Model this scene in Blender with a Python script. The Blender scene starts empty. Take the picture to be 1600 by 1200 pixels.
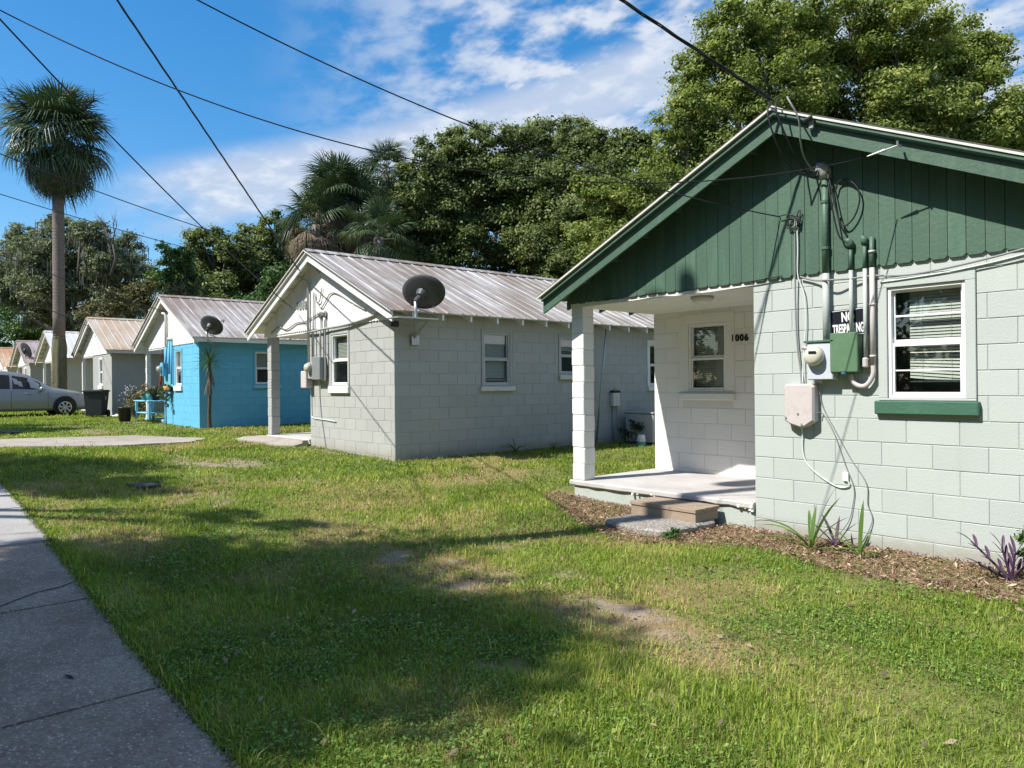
import bpy, math, random
import numpy as np
from mathutils import Vector, Matrix

# ------------------------------------------------------------------ camera, sky, sun, exposure
S = bpy.context.scene
C = S.collection
R = math.radians
cam_d = bpy.data.cameras.new('camera'); cam = bpy.data.objects.new('camera', cam_d); C.objects.link(cam)
S.camera = cam
cam_d.sensor_width = 36.0; cam_d.lens = 1145.33/1600*36.0
cam_d.clip_start = 0.05; cam_d.clip_end = 3000
YAW, PIT, ROL, CAMZ = 0.7146, 0.0014, -0.0098, 1.48
_f = Vector((-math.cos(YAW)*math.cos(PIT), math.sin(YAW)*math.cos(PIT), math.sin(PIT)))
_r = Vector((math.sin(YAW), math.cos(YAW), 0)); _u = _r.cross(_f)
_r2 = _r*math.cos(ROL)+_u*math.sin(ROL); _u2 = -_r*math.sin(ROL)+_u*math.cos(ROL)
M = Matrix((( _r2.x,_u2.x,-_f.x,0),(_r2.y,_u2.y,-_f.y,0),(_r2.z,_u2.z,-_f.z,CAMZ),(0,0,0,1)))
cam.matrix_world = M

SUN = Vector((0.27, 1.0, -1.2)).normalized()
sd = bpy.data.lights.new('sun','SUN'); sun = bpy.data.objects.new('sun', sd); C.objects.link(sun)
sd.energy = 5.0; sd.angle = R(0.55); sd.color = (1.0,0.955,0.88)
sun.rotation_euler = SUN.to_track_quat('-Z','Y').to_euler(); sun.location = (-10,-30,40)

S.view_settings.view_transform='Standard'; S.view_settings.look='None'
S.view_settings.exposure = 0.62; S.view_settings.gamma=1.0; S.view_settings.use_curve_mapping=False
try:
    S.cycles.max_bounces=6; S.cycles.diffuse_bounces=3; S.cycles.transparent_max_bounces=8; S.cycles.transmission_bounces=4
    S.cycles.use_denoising=True; S.cycles.caustics_reflective=False; S.cycles.caustics_refractive=False
except Exception: pass

def nd(nt, t, **kw):
    n = nt.nodes.new(t)
    for k,v in kw.items():
        if k in n.inputs: n.inputs[k].default_value = v
        else: setattr(n,k,v)
    return n
def mth(nt, op, a, b=None, clamp=False):
    n = nt.nodes.new('ShaderNodeMath'); n.operation=op; n.use_clamp=clamp
    for i,v in enumerate((a,b)):
        if v is None: continue
        if isinstance(v,(int,float)): n.inputs[i].default_value=v
        else: nt.links.new(v,n.inputs[i])
    return n.outputs[0]
def mixc(nt, fac, a, b, mode='MIX'):
    n = nt.nodes.new('ShaderNodeMix'); n.data_type='RGBA'; n.blend_type=mode
    for s,v in ((n.inputs[0],fac),(n.inputs[6],a),(n.inputs[7],b)):
        if isinstance(v,(int,float)): s.default_value=v
        elif isinstance(v,(tuple,list)): s.default_value=(*v,1) if len(v)==3 else v
        else: nt.links.new(v,s)
    return n.outputs[2]
def ramp(nt, fac, stops):
    n = nt.nodes.new('ShaderNodeValToRGB'); e=n.color_ramp.elements
    while len(e)<len(stops): e.new(0.5)
    for el,(p,c) in zip(e,stops):
        el.position=p; el.color=(*c,1) if not isinstance(c,(int,float)) else (c,c,c,1)
    nt.links.new(fac,n.inputs[0]); return n.outputs[0]
def sstep(nt, v, lo, hi):
    n = nt.nodes.new('ShaderNodeMapRange'); n.interpolation_type='SMOOTHSTEP'
    nt.links.new(v,n.inputs[0]); n.inputs[1].default_value=lo; n.inputs[2].default_value=hi
    return n.outputs[0]

W = bpy.data.worlds.new('World'); S.world=W; W.use_nodes=True
nt=W.node_tree; nt.nodes.clear()
out=nd(nt,'ShaderNodeOutputWorld'); bg=nd(nt,'ShaderNodeBackground'); bg.inputs[1].default_value=0.11
sky=nd(nt,'ShaderNodeTexSky'); sky.sky_type='NISHITA'; sky.sun_disc=False
sky.sun_elevation=R(49.2); sky.sun_rotation=R(195.1); sky.air_density=1.0; sky.dust_density=0.6; sky.ozone_density=3.2; sky.altitude=0
gm=nd(nt,'ShaderNodeHueSaturation'); gm.inputs['Saturation'].default_value=1.55; gm.inputs['Value'].default_value=1.5
gam=nd(nt,'ShaderNodeGamma'); gam.inputs[1].default_value=0.80; nt.links.new(sky.outputs[0],gam.inputs[0]); nt.links.new(gam.outputs[0],gm.inputs['Color'])
tc=nd(nt,'ShaderNodeTexCoord'); sep=nd(nt,'ShaderNodeSeparateXYZ'); nt.links.new(tc.outputs['Generated'],sep.inputs[0])
zz=mth(nt,'ADD',mth(nt,'MAXIMUM',sep.outputs[2],0.0),0.09)
cx=mth(nt,'DIVIDE',sep.outputs[0],zz); cy=mth(nt,'DIVIDE',sep.outputs[1],zz)
comb=nd(nt,'ShaderNodeCombineXYZ'); nt.links.new(cx,comb.inputs[0]); nt.links.new(cy,comb.inputs[1])
def fbm(vec, scale, detail, rough, dist=0.0, off=(0,0,0), rot=0, sc=(1,1,1)):
    mp=nd(nt,'ShaderNodeMapping'); mp.inputs['Location'].default_value=off; mp.inputs['Rotation'].default_value=(0,0,rot); mp.inputs['Scale'].default_value=sc
    nt.links.new(vec,mp.inputs[0])
    n=nd(nt,'ShaderNodeTexNoise'); n.inputs['Scale'].default_value=scale; n.inputs['Detail'].default_value=detail
    n.inputs['Roughness'].default_value=rough; n.inputs['Distortion'].default_value=dist
    nt.links.new(mp.outputs[0],n.inputs['Vector']); return n.outputs[0]
big=fbm(comb.outputs[0],0.55,3,0.5,0.0,(3.1,1.7,0))
small=fbm(comb.outputs[0],6.6,6,0.56,0.15,(0.4,2.2,0),R(25),(1,1.3,1))
# azimuth measured clockwise from the street direction (-X): 0 = up the street, 90 deg = into the gardens (+Y)
az=mth(nt,'ARCTAN2',sep.outputs[1],mth(nt,'MULTIPLY',sep.outputs[0],-1.0))
el=mth(nt,'ARCTANGENT',mth(nt,'DIVIDE',sep.outputs[2],mth(nt,'SQRT',mth(nt,'ADD',mth(nt,'MULTIPLY',sep.outputs[0],sep.outputs[0]),mth(nt,'MULTIPLY',sep.outputs[1],sep.outputs[1])))))
# broken altocumulus sheet covering the sky over the gardens and round to the right
sheet=mth(nt,'MULTIPLY',sstep(nt,az,R(20),R(44)),sstep(nt,el,R(7),R(15)))
c1=mth(nt,'ADD',mth(nt,'MULTIPLY',small,0.85),mth(nt,'MULTIPLY',big,0.32))
c1=mth(nt,'MULTIPLY',sstep(nt,c1,0.42,0.64),sheet)
# low flat bank near the horizon up the street
lowv=fbm(comb.outputs[0],1.1,7,0.6,0.4,(5.2,0.3,0),R(-50),(0.55,1.5,1))
ev=mth(nt,'SUBTRACT',el,mth(nt,'MULTIPLY',mth(nt,'SUBTRACT',az,R(14)),0.26))
band=mth(nt,'MULTIPLY',sstep(nt,ev,R(9.5),R(11.5)),mth(nt,'SUBTRACT',1.0,sstep(nt,ev,R(13.8),R(16.2))))
band=mth(nt,'MULTIPLY',band,sstep(nt,az,R(10),R(19)))
c2=mth(nt,'MULTIPLY',band,sstep(nt,lowv,0.30,0.52))
cl=mth(nt,'MAXIMUM',mth(nt,'MULTIPLY',c1,0.84),mth(nt,'MULTIPLY',c2,0.85))
ccol=mixc(nt,sstep(nt,small,0.42,0.72),(3.6,4.1,5.0),(5.3,5.5,5.8))
fin=mixc(nt,cl,gm.outputs[0],ccol)
nt.links.new(fin,bg.inputs[0]); nt.links.new(bg.outputs[0],out.inputs[0])

# ------------------------------------------------------------------ materials
def newmat(name):
    m=bpy.data.materials.new(name); m.use_nodes=True; t=m.node_tree; t.nodes.clear()
    o=nd(t,'ShaderNodeOutputMaterial'); b=nd(t,'ShaderNodeBsdfPrincipled'); t.links.new(b.outputs[0],o.inputs[0])
    return m,t,b,o
def pos(t): return nd(t,'ShaderNodeNewGeometry').outputs['Position']
def noise(t, vec, scale, detail=4, rough=0.55, sc=(1,1,1)):
    if sc!=(1,1,1):
        mp=nd(t,'ShaderNodeMapping'); mp.inputs['Scale'].default_value=sc; t.links.new(vec,mp.inputs[0]); vec=mp.outputs[0]
    n=nd(t,'ShaderNodeTexNoise'); n.inputs['Scale'].default_value=scale; n.inputs['Detail'].default_value=detail; n.inputs['Roughness'].default_value=rough
    t.links.new(vec,n.inputs['Vector']); return n.outputs[0]
def bump(t,b,h,strength,dist=0.01):
    n=nd(t,'ShaderNodeBump'); n.inputs['Strength'].default_value=strength; n.inputs['Distance'].default_value=dist
    t.links.new(h,n.inputs['Height']); t.links.new(n.outputs[0],b.inputs['Normal'])
def paint(name, col, rough=0.6, dirt=None, dirt_amt=0.25, nscale=2.5, bscale=60, bstr=0.25, rnd=0.06, bdist=0.004, metal=0.0, sc=(1,1,1), splash=None):
    m,t,b,o=newmat(name); p=pos(t)
    n1=noise(t,p,nscale,6,0.65,sc); n2=noise(t,p,bscale,3,0.6)
    d=dirt or tuple(c*0.55 for c in col)
    f=mth(t,'MULTIPLY',sstep(t,n1,0.45,0.8),dirt_amt)
    c=mixc(t,f,col,d)
    if splash:                     # soil splashed up the lowest courses, and faint run marks
        sp=nd(t,'ShaderNodeSeparateXYZ'); t.links.new(p,sp.inputs[0])
        n3=noise(t,p,5.5,5,0.7); n4=noise(t,p,1.0,4,0.65,(7,7,0.5))
        h=mth(t,'SUBTRACT',1.0,sstep(t,mth(t,'SUBTRACT',sp.outputs[2],mth(t,'MULTIPLY',n3,splash[2])),splash[0],splash[1]))
        c=mixc(t,mth(t,'MULTIPLY',h,0.55),c,(0.24,0.20,0.14))
        c=mixc(t,mth(t,'MULTIPLY',sstep(t,n4,0.56,0.78),0.22),c,d)
    oi=nd(t,'ShaderNodeObjectInfo')
    v=mth(t,'ADD',mth(t,'MULTIPLY',oi.outputs['Random'],rnd),1.0-rnd*0.5)
    v2=mth(t,'MULTIPLY',v,mth(t,'ADD',mth(t,'MULTIPLY',n2,0.12),0.94))
    hs=nd(t,'ShaderNodeHueSaturation'); t.links.new(c,hs.inputs['Color']); t.links.new(v2,hs.inputs['Value'])
    t.links.new(hs.outputs[0],b.inputs['Base Color']); b.inputs['Roughness'].default_value=rough; b.inputs['Metallic'].default_value=metal
    b.inputs['Specular IOR Level'].default_value=0.35
    if bstr>0: bump(t,b,n2,bstr,bdist)
    return m
def roofmat(name, white=(0.42,0.41,0.40), grey=(0.16,0.132,0.108), rust=(0.36,0.19,0.09), amt=0.6, rustamt=0.05):
    m,t,b,o=newmat(name); p=pos(t)
    st=noise(t,p,1.0,5,0.7,(0.7,9.0,0.4)); lg=noise(t,p,0.55,4,0.6); sp=noise(t,p,3.5,5,0.7,(1,2.2,1))
    f=mth(t,'MULTIPLY',sstep(t,mth(t,'ADD',mth(t,'MULTIPLY',st,0.6),mth(t,'MULTIPLY',lg,0.45)),0.38,0.62),amt)
    c=mixc(t,f,white,grey)
    f2=mth(t,'MULTIPLY',sstep(t,mth(t,'ADD',mth(t,'MULTIPLY',sp,0.6),mth(t,'MULTIPLY',lg,0.4)),0.46,0.62),rustamt)
    c=mixc(t,f2,c,rust)
    t.links.new(c,b.inputs['Base Color']); b.inputs['Roughness'].default_value=0.55; b.inputs['Metallic'].default_value=0.0
    bump(t,b,sp,0.15,0.004)
    return m
def leafmat(name, dark, mid, light, trans=0.25, rough=0.55):
    m=bpy.data.materials.new(name); m.use_nodes=True; t=m.node_tree; t.nodes.clear()
    o=nd(t,'ShaderNodeOutputMaterial'); b=nd(t,'ShaderNodeBsdfPrincipled')
    a=nd(t,'ShaderNodeAttribute'); a.attribute_name='tint'
    c=ramp(t,a.outputs['Fac'],[(0.0,dark),(0.5,mid),(1.0,light)])
    t.links.new(c,b.inputs['Base Color']); b.inputs['Roughness'].default_value=rough; b.inputs['Specular IOR Level'].default_value=0.3
    tr=nd(t,'ShaderNodeBsdfTranslucent')
    c2=mixc(t,1.0,c,(1.0,1.15,0.5),'MULTIPLY'); t.links.new(c2,tr.inputs[0])
    mx=nd(t,'ShaderNodeMixShader'); mx.inputs[0].default_value=trans
    t.links.new(b.outputs[0],mx.inputs[1]); t.links.new(tr.outputs[0],mx.inputs[2]); t.links.new(mx.outputs[0],o.inputs[0])
    return m
def glassmat(name, tint=(0.86,0.9,0.88), base=0.07):
    m=bpy.data.materials.new(name); m.use_nodes=True; t=m.node_tree; t.nodes.clear()
    o=nd(t,'ShaderNodeOutputMaterial'); tr=nd(t,'ShaderNodeBsdfTransparent'); tr.inputs[0].default_value=(*tint,1)
    g=nd(t,'ShaderNodeBsdfGlossy'); g.inputs['Roughness'].default_value=0.015
    fr=nd(t,'ShaderNodeLayerWeight'); fr.inputs[0].default_value=0.5
    f=mth(t,'ADD',mth(t,'MULTIPLY',mth(t,'POWER',fr.outputs['Facing'],4.0),0.9),base,True)
    nz=noise(t,pos(t),1.3,2); bp=nd(t,'ShaderNodeBump'); bp.inputs['Strength'].default_value=0.05; bp.inputs['Distance'].default_value=0.02
    t.links.new(nz,bp.inputs['Height']); t.links.new(bp.outputs[0],g.inputs['Normal'])
    mx=nd(t,'ShaderNodeMixShader'); t.links.new(f,mx.inputs[0]); t.links.new(tr.outputs[0],mx.inputs[1]); t.links.new(g.outputs[0],mx.inputs[2]); t.links.new(mx.outputs[0],o.inputs[0])
    return m
def metalm(name,col,rough=0.4,metal=0.8):
    return paint(name,col,rough,nscale=8,dirt_amt=0.3,bscale=120,bstr=0.1,metal=metal)

MINT=(0.425,0.462,0.435)
m_mint=paint('mint_masonry_paint',MINT,0.62,(0.34,0.38,0.35),0.30,1.6,55,0.5,0.06,0.004,splash=(-.03,.13,.14))
m_mintmort=paint('mint_mortar',(0.385,0.425,0.395),0.7,bscale=70)
m_white=paint('white_masonry_paint',(0.78,0.76,0.72),0.62,(0.55,0.52,0.46),0.18,1.8,70,0.5,0.05)
m_whitemort=paint('white_mortar',(0.68,0.66,0.62),0.7)
m_green=paint('green_timber_paint',(0.066,0.124,0.086),0.5,(0.105,0.185,0.13),0.6,3,34,0.6,0.20,0.005,sc=(5,5,0.5))
m_greend=paint('green_sill_paint',(0.048,0.125,0.082),0.5,(0.10,0.2,0.14),0.3,6,40,0.6,0.05,0.006)
m_greenbox=paint('green_metal_paint',(0.10,0.185,0.105),0.45,(0.16,0.25,0.13),0.5,9,90,0.1,0.04)
m_grey=paint('grey_masonry_paint',(0.385,0.392,0.372),0.65,(0.29,0.285,0.25),0.35,1.5,55,0.7,0.09,splash=(.12,.34,.2))
m_greymort=paint('grey_mortar',(0.355,0.362,0.342),0.7)
m_blue=paint('blue_masonry_paint',(0.13,0.44,0.64),0.62,(0.085,0.32,0.48),0.25,1.6,70,0.5,0.08)
m_bluemort=paint('blue_mortar',(0.115,0.40,0.58),0.7)
m_bluetrim=paint('pale_blue_paint',(0.25,0.55,0.68),0.6)
m_greyd=paint('plain_grey_paint',(0.36,0.36,0.34),0.7,rnd=0)
m_cream=paint('pale_stucco_paint',(0.62,0.60,0.54),0.7,rnd=0)
m_trim=paint('white_timber_paint',(0.76,0.75,0.72),0.55,(0.48,0.46,0.40),0.3,4,60,0.3,0.08,0.003)
m_trimdirty=paint('weathered_white_timber',(0.62,0.60,0.55),0.6,(0.35,0.32,0.27),0.5,4,60,0.3,0.08,0.003)
m_alu=paint('white_window_frame',(0.80,0.80,0.80),0.35,nscale=12,dirt_amt=0.1,bstr=0,rnd=0)
m_aludull=paint('dull_aluminium_frame',(0.50,0.51,0.51),0.45,bstr=0,rnd=0)
m_glass=glassmat('window_glass')
m_darkglass=glassmat('tinted_car_glass',(0.05,0.055,0.06),0.05)
m_blind=paint('vinyl_blind',(0.66,0.62,0.58),0.5,bstr=0,rnd=0)
m_room=paint('room_interior',(0.42,0.43,0.44),0.8,bstr=0,rnd=0)
m_roofg=roofmat('weathered_white_metal_roof',amt=0.95,rustamt=0.12)
m_roofb=roofmat('dirty_metal_roof',grey=(0.19,0.155,0.135),amt=0.95,rustamt=0.14)
m_roofr=roofmat('rusted_metal_roof',white=(0.48,0.45,0.40),grey=(0.36,0.29,0.22),rust=(0.38,0.235,0.125),amt=0.85,rustamt=0.55)
m_roofw=roofmat('white_metal_roof',white=(0.56,0.57,0.58),amt=0.15,rustamt=0)
m_roofm=roofmat('mauve_grey_metal_roof',white=(0.36,0.32,0.32),grey=(0.22,0.17,0.17),amt=0.8,rustamt=0.2)
m_roofo=roofmat('orange_rusted_metal_roof',white=(0.50,0.40,0.30),grey=(0.34,0.2,0.11),rust=(0.42,0.19,0.07),amt=0.9,rustamt=0.9)
m_black=paint('black_cable_sheath',(0.016,0.016,0.018),0.5,bstr=0,rnd=0)
m_wiregrey=paint('grey_cable_sheath',(0.22,0.22,0.22),0.6,bstr=0,rnd=0)
m_wirewhite=paint('white_painted_cable',(0.62,0.68,0.64),0.6,bstr=0,rnd=0)
m_steel=metalm('galvanised_steel',(0.45,0.46,0.46),0.45,0.7)
m_greymetal=paint('grey_metal_paint',(0.34,0.35,0.35),0.45)
m_dish=paint('dish_back_grey',(0.055,0.06,0.065),0.5,bstr=0.05,rnd=0)
m_nid=paint('weathered_beige_plastic',(0.52,0.47,0.45),0.6,(0.36,0.30,0.28),0.5,12,80,0.2)
m_meterglass=paint('meter_glass',(0.55,0.53,0.44),0.12,bstr=0,rnd=0)
m_signblack=paint('black_sign_print',(0.012,0.014,0.02),0.35,bstr=0,rnd=0)
m_signwhite=paint('white_sign_print',(0.78,0.78,0.78),0.4,bstr=0,rnd=0)
m_conc=None
def concrete(name,col,dirt,peb=0.0,bstr=0.5,ps=55):
    m,t,b,o=newmat(name); p=pos(t)
    n=noise(t,p,1.3,7,0.72); n2=noise(t,p,90,3,0.6)
    c=mixc(t,mth(t,'MULTIPLY',sstep(t,n,0.36,0.68),0.8),col,dirt)
    h=n2
    if peb>0:
        v=nd(t,'ShaderNodeTexVoronoi'); v.inputs['Scale'].default_value=ps; t.links.new(p,v.inputs['Vector'])
        v2=nd(t,'ShaderNodeSeparateColor'); t.links.new(v.outputs['Color'],v2.inputs[0])
        light=mth(t,'MULTIPLY',mth(t,'GREATER_THAN',v2.outputs[0],0.84),peb)
        darkp=mth(t,'MULTIPLY',mth(t,'LESS_THAN',v2.outputs[0],0.4),peb*0.5)
        c=mixc(t,mth(t,'MULTIPLY',light,mth(t,'SUBTRACT',1.0,sstep(t,v.outputs['Distance'],0.25,0.5))),c,(0.60,0.56,0.50))
        c=mixc(t,darkp,c,(0.06,0.058,0.055))
        h=mth(t,'SUBTRACT',n2,v.outputs['Distance'])
    t.links.new(c,b.inputs['Base Color']); b.inputs['Roughness'].default_value=0.85; b.inputs['Specular IOR Level'].default_value=0.25
    bump(t,b,h,bstr,0.006)
    return m
m_side1=concrete('exposed_aggregate_concrete',(0.30,0.25,0.205),(0.165,0.13,0.10),0.62,0.8,74)
m_side2=concrete('pale_brushed_concrete',(0.36,0.345,0.33),(0.27,0.255,0.24),0.15)
m_walk=concrete('worn_walkway_concrete',(0.38,0.34,0.29),(0.25,0.22,0.18),0.25)
m_porch=concrete('painted_porch_concrete',(0.50,0.48,0.46),(0.37,0.35,0.33),0.0,0.3)
m_found=paint('mint_foundation_paint',(0.41,0.45,0.41),0.7,(0.29,0.32,0.28),0.45,3.5,50,0.6,0,0.006)
m_pebble=concrete('pebbled_step_concrete',(0.36,0.33,0.29),(0.24,0.22,0.19),0.9,1.0,60)
m_asph=concrete('asphalt',(0.055,0.055,0.056),(0.04,0.04,0.04),0.3,0.6,60)
m_wood=paint('weathered_pine',(0.33,0.255,0.185),0.75,(0.17,0.125,0.09),0.85,2.2,40,0.4,0.1,0.004,sc=(1.2,14,14))
m_bark=paint('grey_bark',(0.10,0.085,0.068),0.9,(0.045,0.038,0.03),0.8,5,28,0.9,0,0.03,sc=(1,1,0.35))
m_palmbark=paint('palm_trunk',(0.21,0.175,0.145),0.9,(0.085,0.07,0.058),0.85,4,26,0.8,0,0.03,sc=(1,1,3))
m_mossbark=paint('mossy_palm_base',(0.15,0.145,0.085),0.95,(0.07,0.06,0.045),0.8,6,22,0.9,0,0.05,sc=(1.5,1.5,0.4))
m_polewood=paint('utility_pole_timber',(0.14,0.11,0.085),0.9,sc=(4,4,0.3))
GL=0.9
m_leaf_cam=leafmat('camphor_leaves',(0.075,0.105,0.024),(0.215,0.264,0.066),(0.40,0.42,0.14),0.4)
m_leaf_oak=leafmat('live_oak_leaves',(0.055,0.08,0.027),(0.145,0.18,0.06),(0.29,0.32,0.125),0.36)
m_leaf_moss=leafmat('mossy_oak_leaves',(0.085,0.10,0.055),(0.18,0.205,0.11),(0.30,0.32,0.19),0.28)
m_leaf_green=leafmat('bright_shrub_leaves',(0.024,0.058,0.016),(0.065,0.13,0.03),(0.14,0.24,0.06),0.25)
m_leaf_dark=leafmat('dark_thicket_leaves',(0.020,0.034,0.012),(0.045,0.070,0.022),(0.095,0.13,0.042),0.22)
m_leaf_olive=leafmat('olive_brush_leaves',(0.05,0.055,0.022),(0.13,0.125,0.05),(0.22,0.19,0.08),0.22)
m_moss=leafmat('spanish_moss_strands',(0.08,0.08,0.07),(0.15,0.15,0.13),(0.22,0.22,0.19),0.3,0.9)
m_palm=leafmat('palm_frond_green',(0.030,0.055,0.026),(0.07,0.11,0.05),(0.15,0.19,0.10),0.15,0.4)
m_palmdead=leafmat('dead_palm_frond',(0.09,0.065,0.045),(0.20,0.155,0.105),(0.34,0.27,0.19),0.15,0.8)
m_grass=leafmat('grass_blades',(0.095,0.165,0.020),(0.275,0.365,0.050),(0.58,0.53,0.165),0.42,0.5)
m_weed=leafmat('lawn_weed_leaves',(0.065,0.14,0.022),(0.155,0.27,0.045),(0.30,0.38,0.08),0.25,0.45)
m_straw=leafmat('dry_grass_straw',(0.22,0.14,0.065),(0.34,0.23,0.115),(0.46,0.34,0.19),0.15,0.8)
m_chip=leafmat('bark_mulch_chips',(0.10,0.05,0.035),(0.25,0.135,0.095),(0.52,0.41,0.28),0.0,0.9)
m_purple=leafmat('purple_plant_leaves',(0.045,0.022,0.05),(0.085,0.045,0.085),(0.14,0.085,0.13),0.12,0.4)
m_strap=leafmat('strap_plant_leaves',(0.06,0.12,0.025),(0.12,0.21,0.045),(0.24,0.32,0.09),0.25,0.4)

# ------------------------------------------------------------------ mesh helpers
class MB:
    def __init__(s): s.v=[]; s.f=[]; s.mi=[]; s.cur=0; s.m=None
    def add(s,vs,fs):
        o=len(s.v)
        if s.m is not None: vs=[tuple(s.m@Vector(v)) for v in vs]
        s.v+= [tuple(v) for v in vs]; s.f+=[tuple(i+o for i in f) for f in fs]; s.mi+=[s.cur]*len(fs); return s
    def box(s,x0,x1,y0,y1,z0,z1):
        v=[(x0,y0,z0),(x1,y0,z0),(x1,y1,z0),(x0,y1,z0),(x0,y0,z1),(x1,y0,z1),(x1,y1,z1),(x0,y1,z1)]
        return s.add(v,[(0,3,2,1),(4,5,6,7),(0,1,5,4),(1,2,6,5),(2,3,7,6),(3,0,4,7)])
    def bbox(s,x0,x1,y0,y1,z0,z1,b=0.006):
        X=(x0,x1);Y=(y0,y1);Z=(z0,z1); vs=[];idx={}
        for i in (0,1):
            for j in (0,1):
                for k in (0,1):
                    sx=1-2*i; sy=1-2*j; sz=1-2*k
                    for a,(dx,dy,dz) in enumerate(((0,b,b),(b,0,b),(b,b,0))):
                        idx[(i,j,k,a)]=len(vs); vs.append((X[i]+sx*dx,Y[j]+sy*dy,Z[k]+sz*dz))
        F=[]
        for i in (0,1): F.append([idx[(i,0,0,0)],idx[(i,1,0,0)],idx[(i,1,1,0)],idx[(i,0,1,0)]])
        for j in (0,1): F.append([idx[(0,j,0,1)],idx[(1,j,0,1)],idx[(1,j,1,1)],idx[(0,j,1,1)]])
        for k in (0,1): F.append([idx[(0,0,k,2)],idx[(1,0,k,2)],idx[(1,1,k,2)],idx[(0,1,k,2)]])
        for i in (0,1):
            for j in (0,1): F.append([idx[(i,j,0,0)],idx[(i,j,1,0)],idx[(i,j,1,1)],idx[(i,j,0,1)]])
            for k in (0,1): F.append([idx[(i,0,k,0)],idx[(i,1,k,0)],idx[(i,1,k,2)],idx[(i,0,k,2)]])
        for j in (0,1):
            for k in (0,1): F.append([idx[(0,j,k,1)],idx[(1,j,k,1)],idx[(1,j,k,2)],idx[(0,j,k,2)]])
        for i in (0,1):
            for j in (0,1):
                for k in (0,1): F.append([idx[(i,j,k,0)],idx[(i,j,k,1)],idx[(i,j,k,2)]])
        c=Vector(((x0+x1)/2,(y0+y1)/2,(z0+z1)/2)); G=[]
        for f in F:
            p=[Vector(vs[i]) for i in f]; n=(p[1]-p[0]).cross(p[2]-p[0]); m=sum(p,Vector())/len(p)
            G.append(f if n.dot(m-c)>0 else f[::-1])
        return s.add(vs,G)
    def prism(s,poly,y0,y1):          # polygon in XZ (counter-clockwise seen from -Y) extruded along Y
        n=len(poly); v=[(x,y0,z) for x,z in poly]+[(x,y1,z) for x,z in poly]
        f=[tuple(range(n)),tuple(range(2*n-1,n-1,-1))]+[(i,i+n,(i+1)%n+n,(i+1)%n) for i in range(n)]
        return s.add(v,f)
    def tube(s,path,r,n=8,cap=True):
        P=[Vector(p) for p in path]; rs=r if isinstance(r,(list,tuple)) else [r]*len(P)
        vs=[];fs=[]; up=None
        for i,p in enumerate(P):
            d=(P[min(i+1,len(P)-1)]-P[max(i-1,0)]); d=d.normalized() if d.length>1e-9 else Vector((0,0,1))
            if up is None:
                up=Vector((0,0,1)) if abs(d.z)<0.9 else Vector((1,0,0))
            a=d.cross(up); a=a.normalized() if a.length>1e-6 else d.orthogonal().normalized()
            b=a.cross(d).normalized(); up=b
            for k in range(n):
                t=2*math.pi*k/n; vs.append(p+(a*math.cos(t)+b*math.sin(t))*rs[i])
        for i in range(len(P)-1):
            for k in range(n):
                q=(k+1)%n; fs.append((i*n+k,i*n+q,(i+1)*n+q,(i+1)*n+k))
        if cap: fs.append(tuple(range(n-1,-1,-1))); fs.append(tuple((len(P)-1)*n+k for k in range(n)))
        return s.add(vs,fs)
    def lathe(s,prof,cx=0,cy=0,n=20,z0=0):
        vs=[];fs=[]
        for r,z in prof:
            for k in range(n):
                t=2*math.pi*k/n; vs.append((cx+r*math.cos(t),cy+r*math.sin(t),z0+z))
        for i in range(len(prof)-1):
            for k in range(n):
                q=(k+1)%n; fs.append((i*n+k,i*n+q,(i+1)*n+q,(i+1)*n+k))
        return s.add(vs,fs)
    def mesh(s,name,mats,smooth=False):
        me=bpy.data.meshes.new(name); me.from_pydata(s.v,[],s.f); me.update()
        for m in (mats if isinstance(mats,(list,tuple)) else [mats]): me.materials.append(m)
        if any(s.mi): me.polygons.foreach_set('material_index',s.mi)
        if smooth: me.polygons.foreach_set('use_smooth',[True]*len(me.polygons))
        return me
    def build(s,name,mats,parent=None,smooth=False,loc=None,rz=0,**kw):
        return link(name,s.mesh(name,mats,smooth),parent,loc,rz,**kw)
def tag(o,label=None,cat=None,group=None,kind=None):
    if label: o['label']=label
    if cat: o['category']=cat
    if group: o['group']=group
    if kind: o['kind']=kind
    return o
def link(name,me,parent=None,loc=None,rz=0,**kw):
    o=bpy.data.objects.new(name,me); C.objects.link(o)
    if parent is not None: o.parent=parent
    if loc is not None: o.location=loc
    if rz: o.rotation_euler=(0,0,rz)
    return tag(o,**kw)
def thing(name,label,cat,loc=(0,0,0),rz=0,group=None):
    return link(name,None,None,loc,rz,label=label,cat=cat,group=group)
def copy_tree(o,parent=None):
    c=o.copy(); C.objects.link(c)
    if parent is not None: c.parent=parent
    for ch in list(o.children): copy_tree(ch,c)
    return c
def text_mesh(body,size,ext=0.002,bold=0.0,sx=1.0,spacing=1.0):
    cu=bpy.data.curves.new('lettering','FONT'); cu.body=body; cu.size=size; cu.extrude=ext; cu.offset=bold
    cu.align_x='CENTER'; cu.align_y='CENTER'; cu.space_character=spacing
    ob=bpy.data.objects.new('lettering',cu); C.objects.link(ob)
    bpy.context.view_layer.update()
    me=bpy.data.meshes.new_from_object(ob.evaluated_get(bpy.context.evaluated_depsgraph_get()))
    bpy.data.objects.remove(ob); bpy.data.curves.remove(cu)
    me.transform(Matrix.Diagonal((sx,1,1,1))); me.transform(Matrix.Rotation(R(90),4,'X'))   # faces -Y
    me.materials.clear(); return me
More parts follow.
